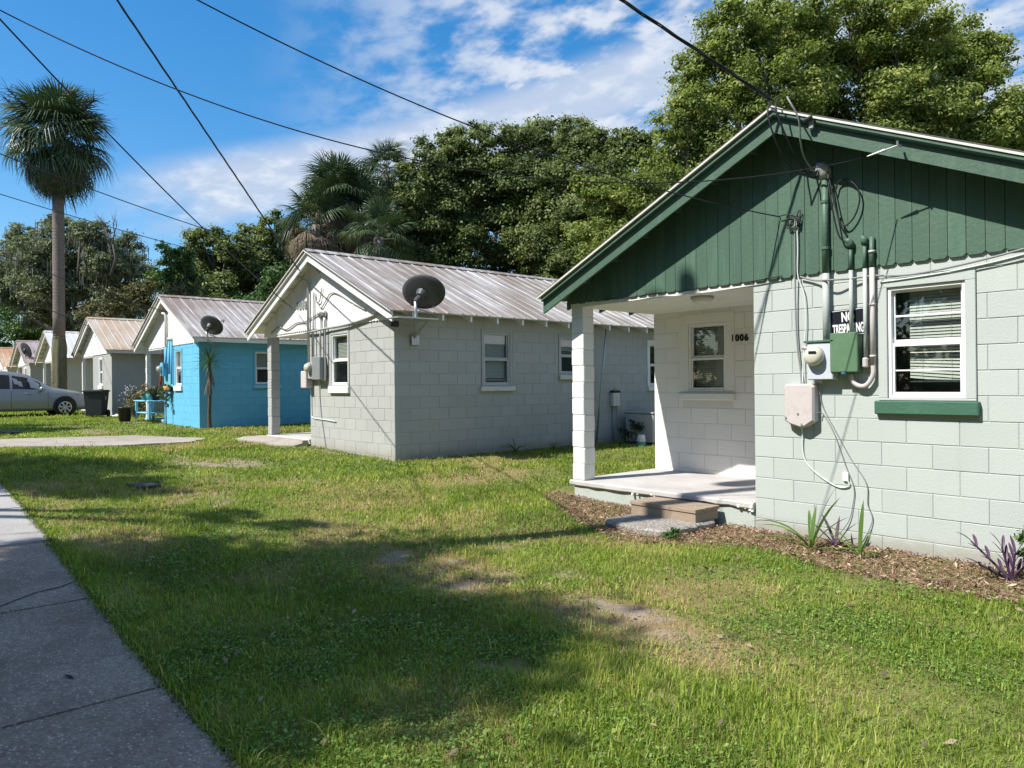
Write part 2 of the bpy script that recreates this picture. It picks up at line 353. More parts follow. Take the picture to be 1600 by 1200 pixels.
def npmesh(name,verts,loops,starts,totals,mat,tint=None):
    me=bpy.data.meshes.new(name)
    me.vertices.add(len(verts)); me.vertices.foreach_set('co',np.ascontiguousarray(verts,np.float32).ravel())
    me.loops.add(len(loops)); me.loops.foreach_set('vertex_index',np.ascontiguousarray(loops,np.int32))
    me.polygons.add(len(starts)); me.polygons.foreach_set('loop_start',np.ascontiguousarray(starts,np.int32))
    try: me.polygons.foreach_set('loop_total',np.ascontiguousarray(totals,np.int32))
    except Exception: pass
    me.update(calc_edges=True)
    if tint is not None:
        a=me.attributes.new('tint','FLOAT','POINT'); a.data.foreach_set('value',np.ascontiguousarray(tint,np.float32))
    me.materials.append(mat); return me
def quads(name,V,mat,tint):           # V: (n,4,3)
    n=len(V); return npmesh(name,V.reshape(-1,3),np.arange(4*n),np.arange(n)*4,np.full(n,4),mat,np.repeat(tint,4))
def gz(x,y=None):
    d=-np.asarray(x,float)-5.0; s=(d+np.sqrt(d*d+0.6))/2
    return 0.52*(1-np.exp(-s/11.0))
def gzf(x): return float(gz(x))

# ------------------------------------------------------------------ ground, sidewalk, road
rng=np.random.default_rng(7)
def vnoise(x,y,seed,scale):
    r=np.random.default_rng(seed); T=r.random((256,256))
    u=np.asarray(x)*scale+1000.3; v=np.asarray(y)*scale+1000.7
    i=np.floor(u).astype(int); j=np.floor(v).astype(int); fu=u-i; fv=v-j
    fu=fu*fu*(3-2*fu); fv=fv*fv*(3-2*fv)
    a=T[i%256,j%256];b=T[(i+1)%256,j%256];c=T[i%256,(j+1)%256];d=T[(i+1)%256,(j+1)%256]
    return a*(1-fu)*(1-fv)+b*fu*(1-fv)+c*(1-fu)*fv+d*fu*fv
def fb(x,y,seed,scale,oct=4):
    s=0;w=0.5;t=0
    for k in range(oct): s=s+w*vnoise(x,y,seed+k,scale*2**k); t+=w; w*=.55
    return s/t
def sw_edge(x): return 1.086+0.0213*(-np.asarray(x,float)-2.84)
# worn spots in the lawn: x, y, rx, ry, strength
BARE=[(-4.95,3.38,.55,.22,.85),(-4.4,3.45,.45,.22,.6),(-3.05,3.68,.34,.17,.85),(-3.3,3.50,.40,.18,.6),(-2.62,3.60,.33,.20,.55),(-2.05,2.75,.16,.10,.7),(-2.9,2.42,.28,.14,.7),(-5.6,4.3,.5,.2,.5),
      (-4.0,4.05,.25,.12,.6),(-12.5,4.2,1.0,.5,.75),(-11.6,4.6,.7,.3,.6),(-14.2,4.1,.6,.4,.5),(-9.1,3.0,.5,.3,.6),(-21.5,4.3,2.0,.7,.6),(-24.8,5.9,1.3,.35,.8),(-7.6,1.42,.5,.14,.6),(-5.9,1.35,.5,.10,.4),(-12.6,6.35,1.5,.16,.75),(-22.5,6.4,1.6,.18,.7),(-9.9,12.2,.7,.5,.7)]
def bare(x,y):
    b=np.zeros_like(np.asarray(x,float))
    n=fb(x,y,11,3.6,5)
    for bx,by,rx,ry,s in BARE:
        d=((x-bx)/rx)**2+((y-by)/ry)**2
        b=np.maximum(b,.8*s*np.clip(1.2-d*0.75-3.0*(n-0.5)*2,0,1))
    return np.clip(b,0,1)
def dry(x,y):
    n=fb(x,y,31,0.75,4)
    d=np.clip((n-0.52)*5,0,1)*0.75
    for bx,by,rx,ry,s in [(-2.6,3.45,.75,.38,1.0),(-5.0,3.3,1.4,.55,.75),(-3.2,3.5,1.0,.45,.7),(-7.3,1.7,.9,.4,.8),(-2.75,1.95,.5,.4,.5),(-1.9,3.6,.8,.5,.3)]:
        q=((x-bx)/rx)**2+((y-by)/ry)**2; d=np.maximum(d,s*np.clip(1.3-q,0,1))
    return np.clip(d,0,1)
MB_X=np.array([-9,-7.15,-6.7,-6.0,-5.3,-4.6,-4.1,-3.6,-3.1,-2.6,-1.9,-1.3,0.5,3.0]); MB_Y=np.array([9,7.25,6.40,5.95,5.58,5.26,5.42,5.88,5.80,5.62,5.66,5.70,5.7,5.7])
def mulch_edge(x): return np.interp(x,MB_X,MB_Y)
WALK=[(-17.5,1.3),(-16.05,3.7),(-16.0,5.0),(-16.7,5.5),(-18.5,4.5),(-19.7,1.3)]
def inpoly(x,y,P):
    x=np.asarray(x);y=np.asarray(y);c=np.zeros(x.shape,bool);j=len(P)-1
    for i in range(len(P)):
        xi,yi=P[i];xj,yj=P[j]
        c^=((yi>y)!=(yj>y))&(x<(xj-xi)*(y-yi)/(yj-yi+1e-12)+xi); j=i
    return c
HOUSES=[]                      # footprints x0,x1,y0,y1 filled below
def ax(segs):
    o=[]
    for a,b,s in segs: o+=list(np.arange(a,b,s))
    return np.array(o+[segs[-1][1]])
gx=ax([(-420,-120,30),(-120,-40,5),(-40,-12,0.6),(-12,1,0.1),(1,12,0.6),(12,60,6),(60,420,40)])
gy=ax([(-400,-60,40),(-60,-10,5),(-10,-2.2,0.6),(-2.2,0.9,0.3),(0.9,8,0.1),(8,24,0.5),(24,100,6),(100,420,40)])
X,Y=np.meshgrid(gx,gy); nx,ny=len(gx),len(gy)
near=(np.abs(X+5)<12)&(np.abs(Y-4)<8)
Z=gz(X)+np.where(near,(fb(X,Y,5,0.9,3)-0.5)*0.05,0)
onwalk=(Y<sw_edge(X)+0.02)
Z=np.where(onwalk,gz(X)-0.06,Z)
Z=np.where((Y>mulch_edge(X))&(Y<7)&(X<0.5)&(X>-7.5),gz(X)+0.004+0.02*fb(X,Y,9,3,2),Z)
Z=np.where(inpoly(X,Y,WALK),gz(X)-0.03,Z)
Z=np.where(Y<-1.4,gz(X)-0.22,Z)
V=np.stack([X,Y,Z],-1).reshape(-1,3)
idx=np.arange(nx*ny).reshape(ny,nx)
Q=np.stack([idx[:-1,:-1],idx[:-1,1:],idx[1:,1:],idx[1:,:-1]],-1).reshape(-1,4)
def groundmat():
    m,t,b,o=newmat('lawn_soil_and_thatch'); p=pos(t)
    at=nd(t,'ShaderNodeAttribute'); at.attribute_name='bare'; ad=nd(t,'ShaderNodeAttribute'); ad.attribute_name='dry'
    n=noise(t,p,9,6,0.7); n2=noise(t,p,0.5,5,0.6); n3=noise(t,p,60,4,0.7)
    g=mixc(t,sstep(t,n,0.35,0.7),(0.10,0.115,0.035),(0.20,0.22,0.07))
    g=mixc(t,mth(t,'MULTIPLY',sstep(t,n2,0.42,0.68),0.55),g,(0.25,0.21,0.09))
    g=mixc(t,mth(t,'MULTIPLY',ad.outputs['Fac'],0.8),g,(0.27,0.19,0.10))
    sand=mixc(t,n3,(0.24,0.18,0.13),(0.36,0.30,0.235))
    c=mixc(t,sstep(t,mth(t,'ADD',at.outputs['Fac'],mth(t,'MULTIPLY',mth(t,'SUBTRACT',n,0.5),0.8)),0.30,0.75),g,sand)
    t.links.new(c,b.inputs['Base Color']); b.inputs['Roughness'].default_value=0.95; b.inputs['Specular IOR Level'].default_value=0.1
    bump(t,b,mth(t,'ADD',n,mth(t,'MULTIPLY',n3,0.4)),0.7,0.03)
    return m
me=npmesh('lawn',V,Q.ravel(),np.arange(len(Q))*4,np.full(len(Q),4),groundmat())
me.polygons.foreach_set('use_smooth',[True]*len(Q))
for nm,fn in (('bare',bare),('dry',dry)):
    a=me.attributes.new(nm,'FLOAT','POINT'); a.data.foreach_set('value',fn(V[:,0],V[:,1]).astype(np.float32))
link('lawn',me,kind='structure',label='patchy green lawn in front of the cottages')

# sidewalk: each slab a piece
swk=thing('sidewalk','concrete sidewalk of worn slabs beside the lawn',None); swk['kind']='structure'
edges=[2.6,0.75,-1.1,-2.06,-3.88,-5.73,-7.72,-9.6,-11.45,-13.3,-15.2,-17.3,-19.7,-22,-25,-28,-32,-36,-41,-46,-52,-60,-75,-95]
rs=random.Random(3)
for i in range(len(edges)-1):
    x1,x0=edges[i]-0.014,edges[i+1]+0.014
    dz=rs.uniform(-.004,.004)+(0.018 if x1<-7.6 and x0>-12 else 0)
    mb=MB(); n=10; top=[];
    for k in range(n+1):
        x=x0+(x1-x0)*k/n; e=float(sw_edge(x)); j=rs.uniform(-.022,.016); z=gzf(x)+dz
        skew=0.045 if k in (0,n) else 0.045
        top.append((x,e,j,z))
    vs=[];fs=[]
    for x,e,j,z in top:
        sk=-0.12
        vs+=[(x+sk*(e+0.42)*0.5,-0.42,z-0.12),(x+sk*0.0,-0.42,z-0.012),(x,-0.40,z),(x+0.0,e-0.02+j,z),(x,e+j,z-0.014),(x,e+j,z-0.12)]
    vs=[]
    for x,e,j,z in top: vs+=[(x,-0.42,z-.12),(x,-0.42,z-.01),(x,-0.405,z),(x,e-0.018+j,z),(x,e+j,z-.016),(x,e+j,z-.12)]
    for k in range(n):
        for q in range(5): fs.append((k*6+q,(k+1)*6+q,(k+1)*6+q+1,k*6+q+1))
    fs.append((5,4,3,2,1,0)); fs.append(tuple(n*6+q for q in range(6)))
    fs=[f[::-1] for f in fs]
    mb.add(vs,fs)
    mb.build('sidewalk_slab',m_side1 if x1>-7.6 else m_side2,swk)
# hairline cracks filled with dirt on the third slab
m_crack=paint('crack_dirt',(0.03,0.028,0.024),0.95,bstr=0,rnd=0)
mb=MB()
pts=[(-5.62,-.3),(-5.66,.1),(-5.78,.42),(-5.9,.62),(-6.08,.83),(-6.13,1.0),(-6.28,1.17)]
for a,b_ in zip(pts[:-1],pts[1:]):
    z=gzf(a[0])+.0035; w=.013
    mb.add([(a[0]-w,a[1],z),(a[0]+w,a[1],z),(b_[0]+w,b_[1],gzf(b_[0])+.003),(b_[0]-w,b_[1],gzf(b_[0])+.003)],[(0,1,2,3)])
mb.build('crack',m_crack,swk)
# walkway to the grey cottage
mb=MB(); P=WALK; n=len(P); rsx=random.Random(5)
ring=[]
for i in range(n):
    a=Vector(P[i]);b_=Vector(P[(i+1)%n])
    for k in range(6):
        p=a.lerp(b_,k/6); ring.append((p.x+rsx.uniform(-.05,.05),p.y+rsx.uniform(-.05,.05)))
cxy=(sum(p[0] for p in ring)/len(ring),sum(p[1] for p in ring)/len(ring))
N=len(ring)
vs=[(cxy[0],cxy[1],gzf(cxy[0])+.05)]+[(x,y,gzf(x)+.035) for x,y in ring]+[(x+(x-cxy[0])*.01,y+(y-cxy[1])*.01,gzf(x)-.06) for x,y in ring]
fs=[(0,1+i,1+(i+1)%N) for i in range(N)]+[(1+i,1+N+i,1+N+(i+1)%N,1+(i+1)%N) for i in range(N)]
mb.add(vs,fs); mb.build('walkway',m_walk,kind='structure',label='pale worn concrete walkway from the sidewalk towards the grey cottage')
# road behind the camera
mb=MB()
xs=np.arange(-100,61,4)
for a,b_ in zip(xs[:-1],xs[1:]):
    za,zb=gzf(a)-.15,gzf(b_)-.15
    mb.add([(a,-7.2,za),(b_,-7.2,zb),(b_,-1.75,zb),(a,-1.75,za)],[(0,1,2,3)])
mb.build('road',m_asph,kind='structure',label='asphalt street beyond the sidewalk')
mb=MB()
for a,b_ in zip(xs[:-1],xs[1:]):
    for y0,y1 in ((-1.75,-1.55),(-7.4,-7.2)):
        za,zb=gzf(a)-.02,gzf(b_)-.02
        v=[(a,y0,za-.3),(b_,y0,zb-.3),(b_,y1,zb-.3),(a,y1,za-.3),(a,y0,za),(b_,y0,zb),(b_,y1,zb),(a,y1,za)]
        mb.add(v,[(4,5,6,7),(0,1,5,4),(2,3,7,6)])
mb.build('kerb',m_side2,kind='structure',label='concrete kerb of the street')

# ------------------------------------------------------------------ masonry
H=0.2032; BW=0.4064
_blk={}
def block_mesh(w,h,mat):
    k=(round(w,3),round(h,3),mat.name)
    if k in _blk: return _blk[k]
    b=0.0032; g=0.0028
    x0,x1,z0,z1=g,w-g,g,h-g
    v=[(x0+b,0,z0+b),(x1-b,0,z0+b),(x1-b,0,z1-b),(x0+b,0,z1-b),(x0,b,z0),(x1,b,z0),(x1,b,z1),(x0,b,z1),(x0,.05,z0),(x1,.05,z0),(x1,.05,z1),(x0,.05,z1)]
    f=[(0,1,2,3)]
    for i in range(4):
        j=(i+1)%4; f.append((4+i,4+j,j,i)); f.append((8+i,8+j,4+j,4+i))
    me=bpy.data.meshes.new('block'); me.from_pydata(v,[],f); me.update(); me.materials.append(mat); _blk[k]=me; return me
def block_wall(parent,x,y,rz,length,z0,z1,first,opens,mat,counter,limit=290,joinmat=None,half=0.0,seed=1):
    """running-bond blocks, face along the local X axis rotated by rz; first = height of the lowest bed joint"""
    r=random.Random(seed); zs=[z0]; z=first
    while z<z1-0.03:
        if z>z0+0.03: zs.append(z)
        z+=H
    zs.append(z1); rest=MB()
    ca,sa=math.cos(rz),math.sin(rz)
    for c in range(len(zs)-1):
        a,b=zs[c],zs[c+1]; u=-(BW/2 if c%2 else 0)-half
        cuts=[]
        while u<length:
            s,e=max(u,0),min(u+BW,length); u+=BW
            if e-s<0.03: continue
            segs=[(s,e)]
            for (o0,o1,p0,p1) in opens:
                if b<=p0+0.04 or a>=p1-0.04: continue
                ns=[]
                for (q0,q1) in segs:
                    if q1<=o0 or q0>=o1: ns.append((q0,q1)); continue
                    if o0-q0>0.03: ns.append((q0,o0))
                    if q1-o1>0.03: ns.append((o1,q1))
                segs=ns
            cuts+=segs
        for s,e in cuts:
            ox,oy=x+ca*s,y+sa*s; pr=r.uniform(0,.0022)
            ox+=sa*pr; oy-=ca*pr
            if counter[0]<limit:
                link('block',block_mesh(e-s,b-a,mat),parent,(ox,oy,a),rz); counter[0]+=1
            else:
                me=block_mesh(e-s,b-a,mat); mm=Matrix.Translation((ox,oy,a))@Matrix.Rotation(rz,4,'Z')
                o=len(rest.v); rest.v+=[tuple(mm@vv.co) for vv in me.vertices]; rest.f+=[tuple(i+o for i in p.vertices) for p in me.polygons]; rest.mi+=[0]*len(me.polygons)
    if rest.v: rest.build('block',mat,parent,kind='stuff')
def core_wall(mb,x,y,rz,length,z0,z1,opens,th=0.17,skin=0.0042):
    mb.m=Matrix.Translation((x,y,0))@Matrix.Rotation(rz,4,'Z')
    us=sorted({0,length,*[o[0] for o in opens],*[o[1] for o in opens]})
    for a,b in zip(us[:-1],us[1:]):
        cols=[(z0,z1)]
        for o0,o1,p0,p1 in opens:
            if a>=o0-1e-6 and b<=o1+1e-6:
                cols=[c for q0,q1 in cols for c in ((q0,min(q1,p0)),(max(q0,p1),q1)) if c[1]-c[0]>1e-4]
        for q0,q1 in cols: mb.box(a,b,skin,th,q0,q1)
    mb.m=None
def blinds_mesh(w,h,y,z0,drop,pitch=0.026,tilt=0.0215,skew=0.0):
    mb=MB(); n=int(drop/pitch)
    for i in range(n):
        z=z0+h-0.02-i*pitch; k=skew*max(0,i-n*0.6)/(n*0.4) if skew else 0
        mb.add([(0.01,y,z-k*pitch*0),( w-.01,y,z-k*.05),(w-.01,y+.010,z+tilt-k*.05),(.01,y+.010,z+tilt)],[(0,1,2,3)])
        mb.add([(0.01,y+.001,z-.0015),( w-.01,y+.001,z-.0015-k*.05),(w-.01,y+.011,z+tilt-.0015-k*.05),(.01,y+.011,z+tilt-.0015)],[(3,2,1,0)])
    mb.box(.005,w-.005,y-.004,y+.024,z0+h-.018,z0+h)
    mb.box(.01,w-.01,y,y+.02,z0+h-.02-n*pitch-.012,z0+h-.02-n*pitch)
    for fx in (.25,.75): mb.box(w*fx-.001,w*fx+.001,y-.003,y-.002,z0+h-drop,z0+h)
    return mb
def window(parent,x,y,rz,w,h,z,trimmat,framemat,sillmat,trim=0.075,trimd=0.014,muntin=0,sill=True,sillh=0.10,blind=None,sillover=0.07,rev=0.03):
    """opening w x h with its lower left corner at (x,y,z), facing local -Y"""
    f=MB()
    for a in ((-trim,0,0,h),(w,w+trim,0,h),(-trim,w+trim,h,h+trim),(-trim,w+trim,-0.02,0)):
        f.bbox(a[0],a[1],-trimd,0.05,a[2],a[3],0.004)
    win=f.build('window',trimmat,parent,loc=(x,y,z),rz=rz)
    fr=MB(); fw=0.028; d0,d1=rev-.03,rev+.05
    for a in ((0.002,fw,0.002,h-.002),(w-fw,w-.002,0.002,h-.002),(fw,w-fw,h-fw,h-.002),(fw,w-fw,0.002,fw)): fr.bbox(a[0],a[1],d0,d1,a[2],a[3],0.003)
    fr.build('frame',framemat,win)
    mid=h*0.5
    up=MB()
    for a in ((fw,fw+.018,mid,h-fw),(w-fw-.018,w-fw,mid,h-fw),(fw+.018,w-fw-.018,h-fw-.018,h-fw),(fw+.018,w-fw-.018,mid,mid+.026)): up.box(a[0],a[1],rev+.012,rev+.032,a[2],a[3])
    if muntin: up.box(fw+.018,w-fw-.018,rev+.008,rev+.036,h*0.74-.008,h*0.74+.008)
    up.build('sash',framemat,win)
    lo=MB()
    for a in ((fw+.001,fw+.021,fw,mid-.004),(w-fw-.021,w-fw-.001,fw,mid-.004),(fw+.021,w-fw-.021,mid-.034,mid-.004),(fw+.021,w-fw-.021,fw,fw+.024)): lo.bbox(a[0],a[1],rev-.016,rev+.010,a[2],a[3],0.003)
    if muntin: lo.box(fw+.021,w-fw-.021,rev-.006,rev+.006,h*0.25-.006,h*0.25+.006)
    lo.build('sash',framemat,win)
    p=MB(); p.box(fw+.012,w-fw-.012,rev+.020,rev+.023,mid+.01,h-fw-.008); p.build('pane',m_glass,win)
    p=MB(); p.box(fw+.012,w-fw-.012,rev-.004,rev-.001,fw+.012,mid-.014); p.build('pane',m_glass,win)
    if blind: blinds_mesh(w-2*fw-(blind.get('inset',0)),h-2*fw,rev+.075,fw,blind['drop']*(h-2*fw),skew=blind.get('skew',0)).build('blinds',m_blind,win,loc=(fw+blind.get('inset',0),0,0))
    # dim room behind the glass
    rm=MB(); D=1.2
    rm.add([(-.02,.17,-.05),(w+.02,.17,-.05),(w+.02,.17,h+.05),(-.02,.17,h+.05),(-.4,D,-.4),(w+.4,D,-.4),(w+.4,D,h+.1),(-.4,D,h+.1)],[(4,5,6,7),(0,1,5,4),(1,2,6,5),(2,3,7,6),(3,0,4,7)])
    rm.build('room_lining',m_room,win)
    if sill:
        s=MB(); s.bbox(-sillover,w+sillover,-.055,0.04,-sillh-.022,-.022,0.008); s.build('sill',sillmat,win)
    return win

# ------------------------------------------------------------------ one cottage
def cottage(sp):
    x0,Wd,room,dz=sp['x'],sp['W'],sp['room'],sp['dz']; Y0=6.6; L=sp['L']; PD=sp.get('pd',1.65)
    ov=sp['ov']; ev=sp['ev']; sl=0.455; half=Wd/2; cxr=half
    root=thing('cottage',sp['label'],'house',(x0,Y0,dz),group='cottages in a row along the street')
    HOUSES.append((x0-.05,x0+Wd+.05,Y0-.02,Y0+L))
    ZB=2.48; zpk=2.60+sl*(half+ev) if 'zpk' not in sp else sp['zpk']   # underside of metal at ridge
    zr=lambda x: zpk-sl*abs(x-cxr)
    zb=-0.45; mt=sp['mort']; wm=sp['wall']; cnt=[0]
    fw=[(u0-0.0,u1,p0,p1) for (u0,u1,p0,p1,*_ ) in sp.get('front',[])]
    sw=[(u0,u1,p0,p1) for (u0,u1,p0,p1,*_ ) in sp.get('side',[])]
    bw=[(u0,u1,p0,p1) for (u0,u1,p0,p1,*_ ) in sp.get('porchwin',[])]
    zt=zr(Wd)-0.05
    mb=MB(); core_wall(mb,room,0,0,Wd-room,zb,ZB+.06,[(a-room,b-room,c,d) for a,b,c,d in fw]); mb.build('wall',mt,root)
    mb=MB(); core_wall(mb,Wd,0.17,R(90),L-.17,zb,zt,[(a-.17,b-.17,c,d) for a,b,c,d in sw]); mb.build('wall',mt,root)
    mb=MB(); core_wall(mb,0.0,PD,0,room,zb,ZB+.06,bw); mb.build('wall',sp.get('porchmort',mt),root)
    mb=MB(); mb.box(room,room+.17,.17,PD,zb,ZB+.06); mb.build('wall',sp.get('porchwall',wm),root)
    mb=MB(); mb.box(0.0,.17,PD+.17,L-.17,zb,zt); mb.box(0.0,Wd-.17,L-.17,L,zb,zt); mb.box(0.17,Wd-.17,.2,L-.2,zb,0.1); mb.build('wall',wm,root)
    det=sp['detail']
    def tr(o,g=0.075): return [(a-g,b+g,c-.12,d+g) for a,b,c,d in o]
    if det>=2:
        block_wall(root,room,0,0,Wd-room,zb+.3,ZB+.05,0.137,[(a-room,b-room,c,d) for a,b,c,d in tr(fw)],wm,cnt,seed=1)
        if sp.get('porchblocks'): block_wall(root,0,PD,0,room,zb+.3,ZB+.05,0.137,tr(bw,.1),sp['porchwall'],cnt,seed=2)
        if sp.get('sideblocks'): block_wall(root,Wd,0,R(90),sp['sideblocks'],zb+.3,zt-.02,0.137,tr(sw),wm,cnt,seed=4,half=BW/4)
    else:
        mb=MB(); mb.box(room+.002,Wd-.002,0.0005,.0055,zb,ZB+.04); 
    # porch: foundation, slab, corner column, ceiling
    fd=MB(); fd.bbox(0.02,room-.003,0.0,PD-.004,zb,0.215,0.01); fd.build('foundation',sp.get('found',wm),root)
    sb=MB(); n=18; rr=random.Random(4); 
    pr=[(-.035+0*rr.random(),0) for _ in range(n)]
    vs=[];fs=[]
    for k in range(n+1):
        xx=-.03+(room-.004+.03)*k/n; e=-.035+rr.uniform(-.01,.008); lowz=.218+ (rr.uniform(0,.02) if rr.random()<.3 else 0)
        vs+=[(xx,PD-.003,.216),(xx,e+.012,lowz),(xx,e,lowz+.015),(xx,e,.272),(xx,e+.016,.287),(xx,PD-.003,.287)]
    for k in range(n):
        for q in range(5): fs.append((k*6+q,k*6+q+1,(k+1)*6+q+1,(k+1)*6+q))
    fs+= [(0,5,4,3,2,1),tuple(n*6+q for q in range(6))]
    fs=[f[::-1] for f in fs]
    sb.add(vs,fs); sb.build('porch_slab',sp.get('slab',m_porch),root)
    if det>=3:
        rough=MB()
        for k in range(16):
            cxx=rr.choice((room*.50,room*.52,room*.955,room*.97,room*.40))+rr.gauss(0,.04); s=rr.uniform(.005,.015)
            rough.bbox(cxx-s,cxx+s,-.05+rr.uniform(0,.02),-.01,.225-s*.4+rr.uniform(-.03,.03),.225+s*.6+rr.uniform(-.02,.03),s*.35)
        rough.build('chipped_mortar',m_white,root,kind='stuff')
    cs=sp.get('colw',.2)
    col=MB(); 
    if det>=3:
        col.box(.008,cs-.008,.008,cs-.008,.288,ZB); co=col.build('column',sp['colmort'],root)
        z=.288; k=0; r2=random.Random(8)
        while z<ZB-.02:
            z2=min(z+H,ZB); bb=MB(); j=r2.uniform(-.004,.004); bb.bbox(j,cs+j,0+j*.5,cs+j*.5,z+.004,z2-.004,.009); bb.build('block',sp['porchwall'],co); z=z2
    else:
        col.bbox(0,cs,0,cs,.288,ZB,.01); col.build('column',sp.get('colmat',wm),root)
    cm=MB(); cm.box(0.0,room-.002,.03,PD-.002,ZB-.03,ZB-.012); cm.build('porch_ceiling',sp.get('ceil',m_trim),root)
    bm=MB(); bm.box(0.0,room-.002,-.004,.03,ZB-.045,ZB+.09); bm.box(.004,.1,.03,PD,ZB-.01,ZB+.1); bm.build('porch_beam',sp.get('beam',m_trim),root)
    # gable: backing, then boards
    gb=MB(); gb.prism([(0.02,ZB+.05),(Wd-.02,ZB+.05),(Wd-.02,zr(Wd)-.08),(cxr,zpk-.08),(0.02,zr(0)-.08)],.004,.12); gb.build('gable_backing',sp['gable'],root)
    wb=sp.get('board',.135); gm_=sp['gable']
    if sp.get('lap'):
        z=ZB; 
        while z<zpk-.2:
            hw=(zpk-.1-z-.02)/sl; hw=min(hw,half)
            b=MB(); b.prism([(cxr-hw,z),(cxr+hw,z),(cxr+max(hw-.14/sl,.01),z+.14),(cxr-max(hw-.14/sl,.01),z+.14)],-.022,.003); b.build('gable_board',gm_,root); z+=.15
    else:
        n=int(round(Wd/wb)); wb=Wd/n; sc=sp.get('scallop',.028)
        for i in range(n):
            a=i*wb+.0022; b_=(i+1)*wb-.0022; rr=random.Random(i); e=rr.uniform(-.004,.004)
            za,zc=zr(a)-.04,zr(b_)-.04
            poly=[(a,ZB+sc+e),(a+wb*.16,ZB+e),(b_-wb*.16,ZB+e),(b_,ZB+sc+e)]
            if a<cxr<b_: poly+=[(b_,zc),(cxr,zpk-.04),(a,za)]
            else: poly+=[(b_,zc),(a,za)]
            mb=MB(); mb.prism(poly,-.026+rr.uniform(0,.003),-.004); mb.build('gable_board',gm_,root)
    # roof
    th=math.atan(sl); er=half+ev
    yf=-ov; yb=L+.25
    ud=sp.get('under',m_trim); fa=sp['fascia']
    dk=MB()
    for s in (-1,1):
        P=[(cxr,zpk-.004),(cxr+s*er,zpk-sl*er-.004),(cxr+s*er,zpk-sl*er-.026),(cxr,zpk-.026)]
        dk.prism(P if s<0 else P[::-1],yf+.02,yb-.02)
    dk.build('roof_deck',ud,root)
    npan=int(math.ceil((yb-yf+.09)/.61)); pw=(yb-yf+.09)/npan
    prof=[(0,.024),(.022,.003),(pw*.5-.024,.003),(pw*.5,.024),(pw*.5+.024,.003),(pw-.022,.003),(pw,.024)]
    for s in (-1,1):
        vs=[];fs=[]; m=len(prof); e2=er+.035
        for (yy,hh) in prof:
            vs+=[(0,yy,hh),(s*e2,yy,-sl*e2+hh),(s*e2,yy,-sl*e2+hh-.004)]
        for k in range(m-1):
            a=k*3;b_=a+3
            f1=(a,a+1,b_+1,b_); f2=(a+1,a+2,b_+2,b_+1)
            fs+= [f1,f2] if s>0 else [f1[::-1],f2[::-1]]
        mm=bpy.data.meshes.new('roof_panel'); mm.from_pydata(vs,[],fs); mm.update(); mm.materials.append(sp['roof'])
        for i in range(npan): link('roof_panel',mm,root,(cxr,yf-.075+i*pw,zpk))
    rc=MB()
    P=[(cxr-.13,zpk-.13*sl+.03),(cxr-.125,zpk-.13*sl+.022),(cxr,zpk+.026),(cxr+.125,zpk-.13*sl+.022),(cxr+.13,zpk-.13*sl+.03),(cxr,zpk+.036+.008)]
    rc.prism(P,yf-.04,yb+.02); rc.build('ridge_cap',sp['roof'],root)
    for s in (-1,1):
        for (d0,d1,ya,yb_) in ((-.002,-.055,yf-.035,yf+.02),(-.057,-.20,yf,yf+.03)):
            P=[(cxr,zpk+d0),(cxr+s*er,zpk-sl*er+d0),(cxr+s*er,zpk-sl*er+d1),(cxr,zpk+d1)]
            b=MB(); b.prism(P if s<0 else P[::-1],ya,yb_); b.build('fascia_board',fa,root)
        P=[(cxr,zpk+.009),(cxr+s*(er+.03),zpk-sl*(er+.03)+.009),(cxr+s*(er+.03),zpk-sl*(er+.03)-.010),(cxr,zpk-.010)]
        b=MB(); b.prism(P if s<0 else P[::-1],yf-.083,yf-.0765); b.build('drip_edge',sp.get('drip',m_trimdirty),root)
    # lookouts under the rake overhang
    lo=MB()
    for s in (-1,1):
        for q in np.arange(.35,er-.15,.45):
            xx=cxr+s*q; zz=zpk-sl*q-.03
            lk=MB(); lk.box(xx-.02,xx+.02,yf+.03,-.03,zz-.07,zz); lk.build('lookout',sp.get('lookmat',ud),root)
    # eaves
    if sp.get('tails'):
        tm=sp['tailmat']; ws=.04
        for s,xx in ((1,Wd),(-1,0.0)):
            t0=MB(); za=zr(xx)-.03
            x2=(ev+.005); 
            P=[(0,-.0),(s*x2,-sl*x2),(s*x2,-sl*x2-.10),(0,-.12)]
            t0.prism(P if s<0 else P[::-1],-.02,.02); me_=t0.mesh('rafter_tail',tm)
            for yy in np.arange(.12,L,.61): link('rafter_tail',me_,root,(xx,yy,za))
    if sp.get('eavefascia'):
        for s in (-1,1):
            b=MB(); xe=cxr+s*er; ze=zpk-sl*er
            b.box(min(xe,xe-s*.025),max(xe,xe-s*.025),yf+.035,yb,ze-.14,ze-.03); b.build('eave_fascia',sp['eavefascia'],root)
        b=MB(); b.box(Wd+.003,cxr+er-.03,.0,L,zr(Wd)-.17,zr(Wd)-.155); b.box(cxr-er+.03,-.003,.0,L,zr(0)-.17,zr(0)-.155); b.build('soffit',ud,root)
    # windows
    for (u0,u1,p0,p1,kw) in sp.get('front',[]): window(root,u0,0,0,u1-u0,p1-p0,p0,**kw)
    for (u0,u1,p0,p1,kw) in sp.get('side',[]): window(root,Wd,u0,R(90),u1-u0,p1-p0,p0,**kw)
    for (u0,u1,p0,p1,kw) in sp.get('porchwin',[]): window(root,u0,PD,0,u1-u0,p1-p0,p0,**kw)
    return root

